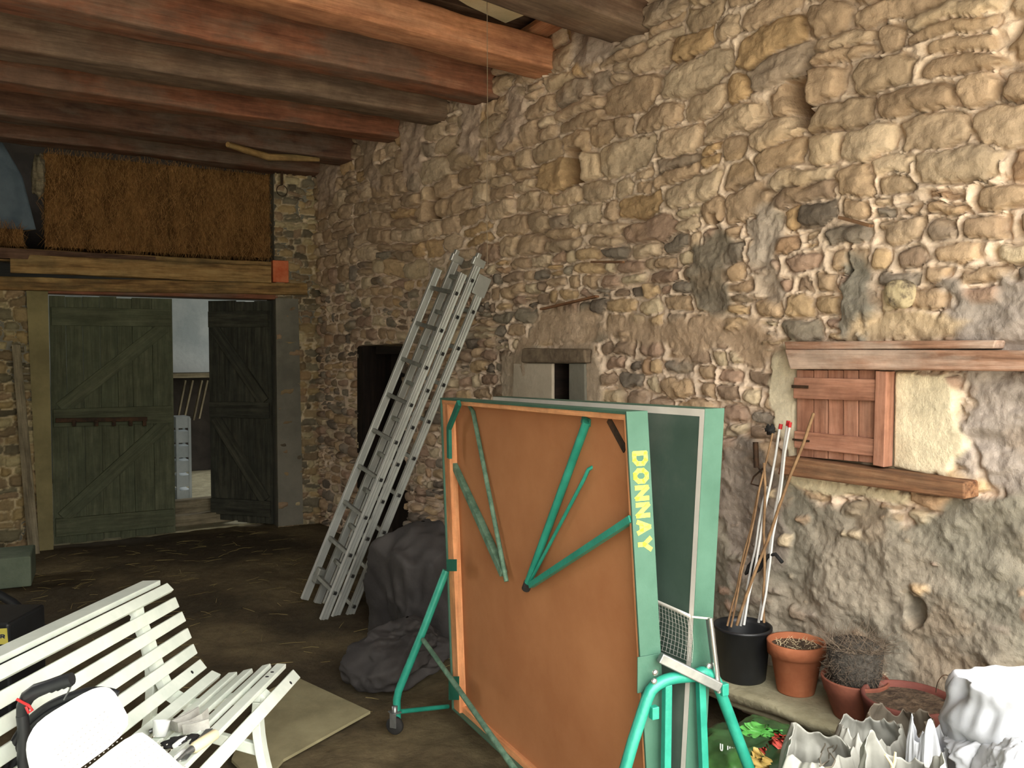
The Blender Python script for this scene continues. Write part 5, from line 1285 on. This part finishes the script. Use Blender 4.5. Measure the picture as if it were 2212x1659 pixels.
def bag_open(c, r, h, seed, k=7, pl=.055):
    """thin-walled crumpled bag standing on the floor with a ragged open mouth"""
    nu, nv = 220, 70; T_, U_ = np.meshgrid(np.linspace(0, 1, nv), np.linspace(0, 2*np.pi, nu, endpoint=False), indexing='ij')
    cx, sx = np.cos(U_), np.sin(U_)
    body = np.interp(T_, [0, .08, .45, .78, .9, 1], [.75, .95, 1.02, .90, .84, .70])
    ph = U_*k/(2*np.pi)+1.3*fbm(cx*1.2+seed, sx*1.2, T_*1.6, seed, 2)
    tri = 1-4*np.abs(ph-np.floor(ph)-.5)
    ph2 = U_*k*1.9/(2*np.pi)+1.5*fbm(cx*2+seed, sx*2, T_*3, seed+1, 2); tri2 = 1-4*np.abs(ph2-np.floor(ph2)-.5)
    R0 = r*body*(1+.16*fbm(cx*1.4, sx*1.4, T_*1.5+seed, seed+2, 2)+pl*tri*T_*(.5+vn(cx*1.5, sx*1.5, T_*2, seed+8))-.34*np.abs(fbm(cx*1.4, sx*1.4, T_*2.4, seed+3, 2, .4))-.12*np.abs(vn(cx*5, sx*5, T_*7, seed+6))+.16)
    Z_ = h*T_*(1+.09*T_**2*vn(cx*1.3, sx*1.3, seed, seed+4)-.05*T_**3*np.abs(vn(cx*2, sx*3, seed, seed+14)))
    P = np.stack([c.x+cx*R0, c.y+sx*R0, .004+Z_], -1); mb = MB(); mb.grid(P, closed_u=True); return mb
bags = [((1880,1650,2.45),.115,1575,'paper','crumpled pale plastic bag lying left of the white sack',81),
        ((1945,1640,2.72),.12,1550,'beigebag','beige crumpled bag wedged behind the pale plastic',82),
        ((2000,1650,2.28),.065,1572,'white_bag','bright white folded paper bag beside the white sack',83),
        ((1765,1690,2.35),.125,1602,'paper','pale plastic sack with faint grey print lines, right of the green sack',84),
        ((1945,1740,2.10),.12,1630,'paper','low crumpled plastic at the bottom edge with dry twigs on it',85)]
for (px, py, z), r_, ty, m_, l, s_ in bags:
    c_ = at(px, py, z); h_ = at(px, ty, z).z
    mb = bag_open(c_, r_, h_, s_)
    o = top(mb, 'crumpled_bag', M[m_], l, 'bag'); sm = o.modifiers.new('thick', 'SOLIDIFY'); sm.thickness = .0015
    if s_ == 84:
        Vb = np.array([v.co for v in o.data.vertices])+np.array(o.location)
        for q_ in range(3):
            pts = []
            for yy in range(1612, 1662, 5):
                d = np.array(ray(1785+q_*9-(yy-1612)*.28, yy)); d = d/np.linalg.norm(d); rel = Vb-np.array(C0); t_ = rel@d; ds = np.linalg.norm(rel-t_[:, None]*d, axis=1); cd_ = np.where(ds < .01)[0]
                if len(cd_): pts.append(Vector(Vb[cd_[np.argmin(t_[cd_])]])-Fv*.001)
            if len(pts) > 2: MB().tube(pts, .0022, 5).build('print_line', M['print_grey'], o)
for i, (x0,y0,x1,y1) in enumerate(((1912,1630,1930,1662),(1934,1625,1928,1662),(1925,1650,1927,1685))):
    b = MB(); b.tube([at(x0,y0,2.16), at((x0+x1)/2+2,(y0+y1)/2,2.16), at(x1,y1,2.16)], [.003,.004,.004], 8)
    top(b, 'dry_twig', M['grip'], ('pale twig with dark tip sloping left at the bottom edge','upright pale twig at the bottom edge','lower stem of the pale twigs')[i], 'twig')
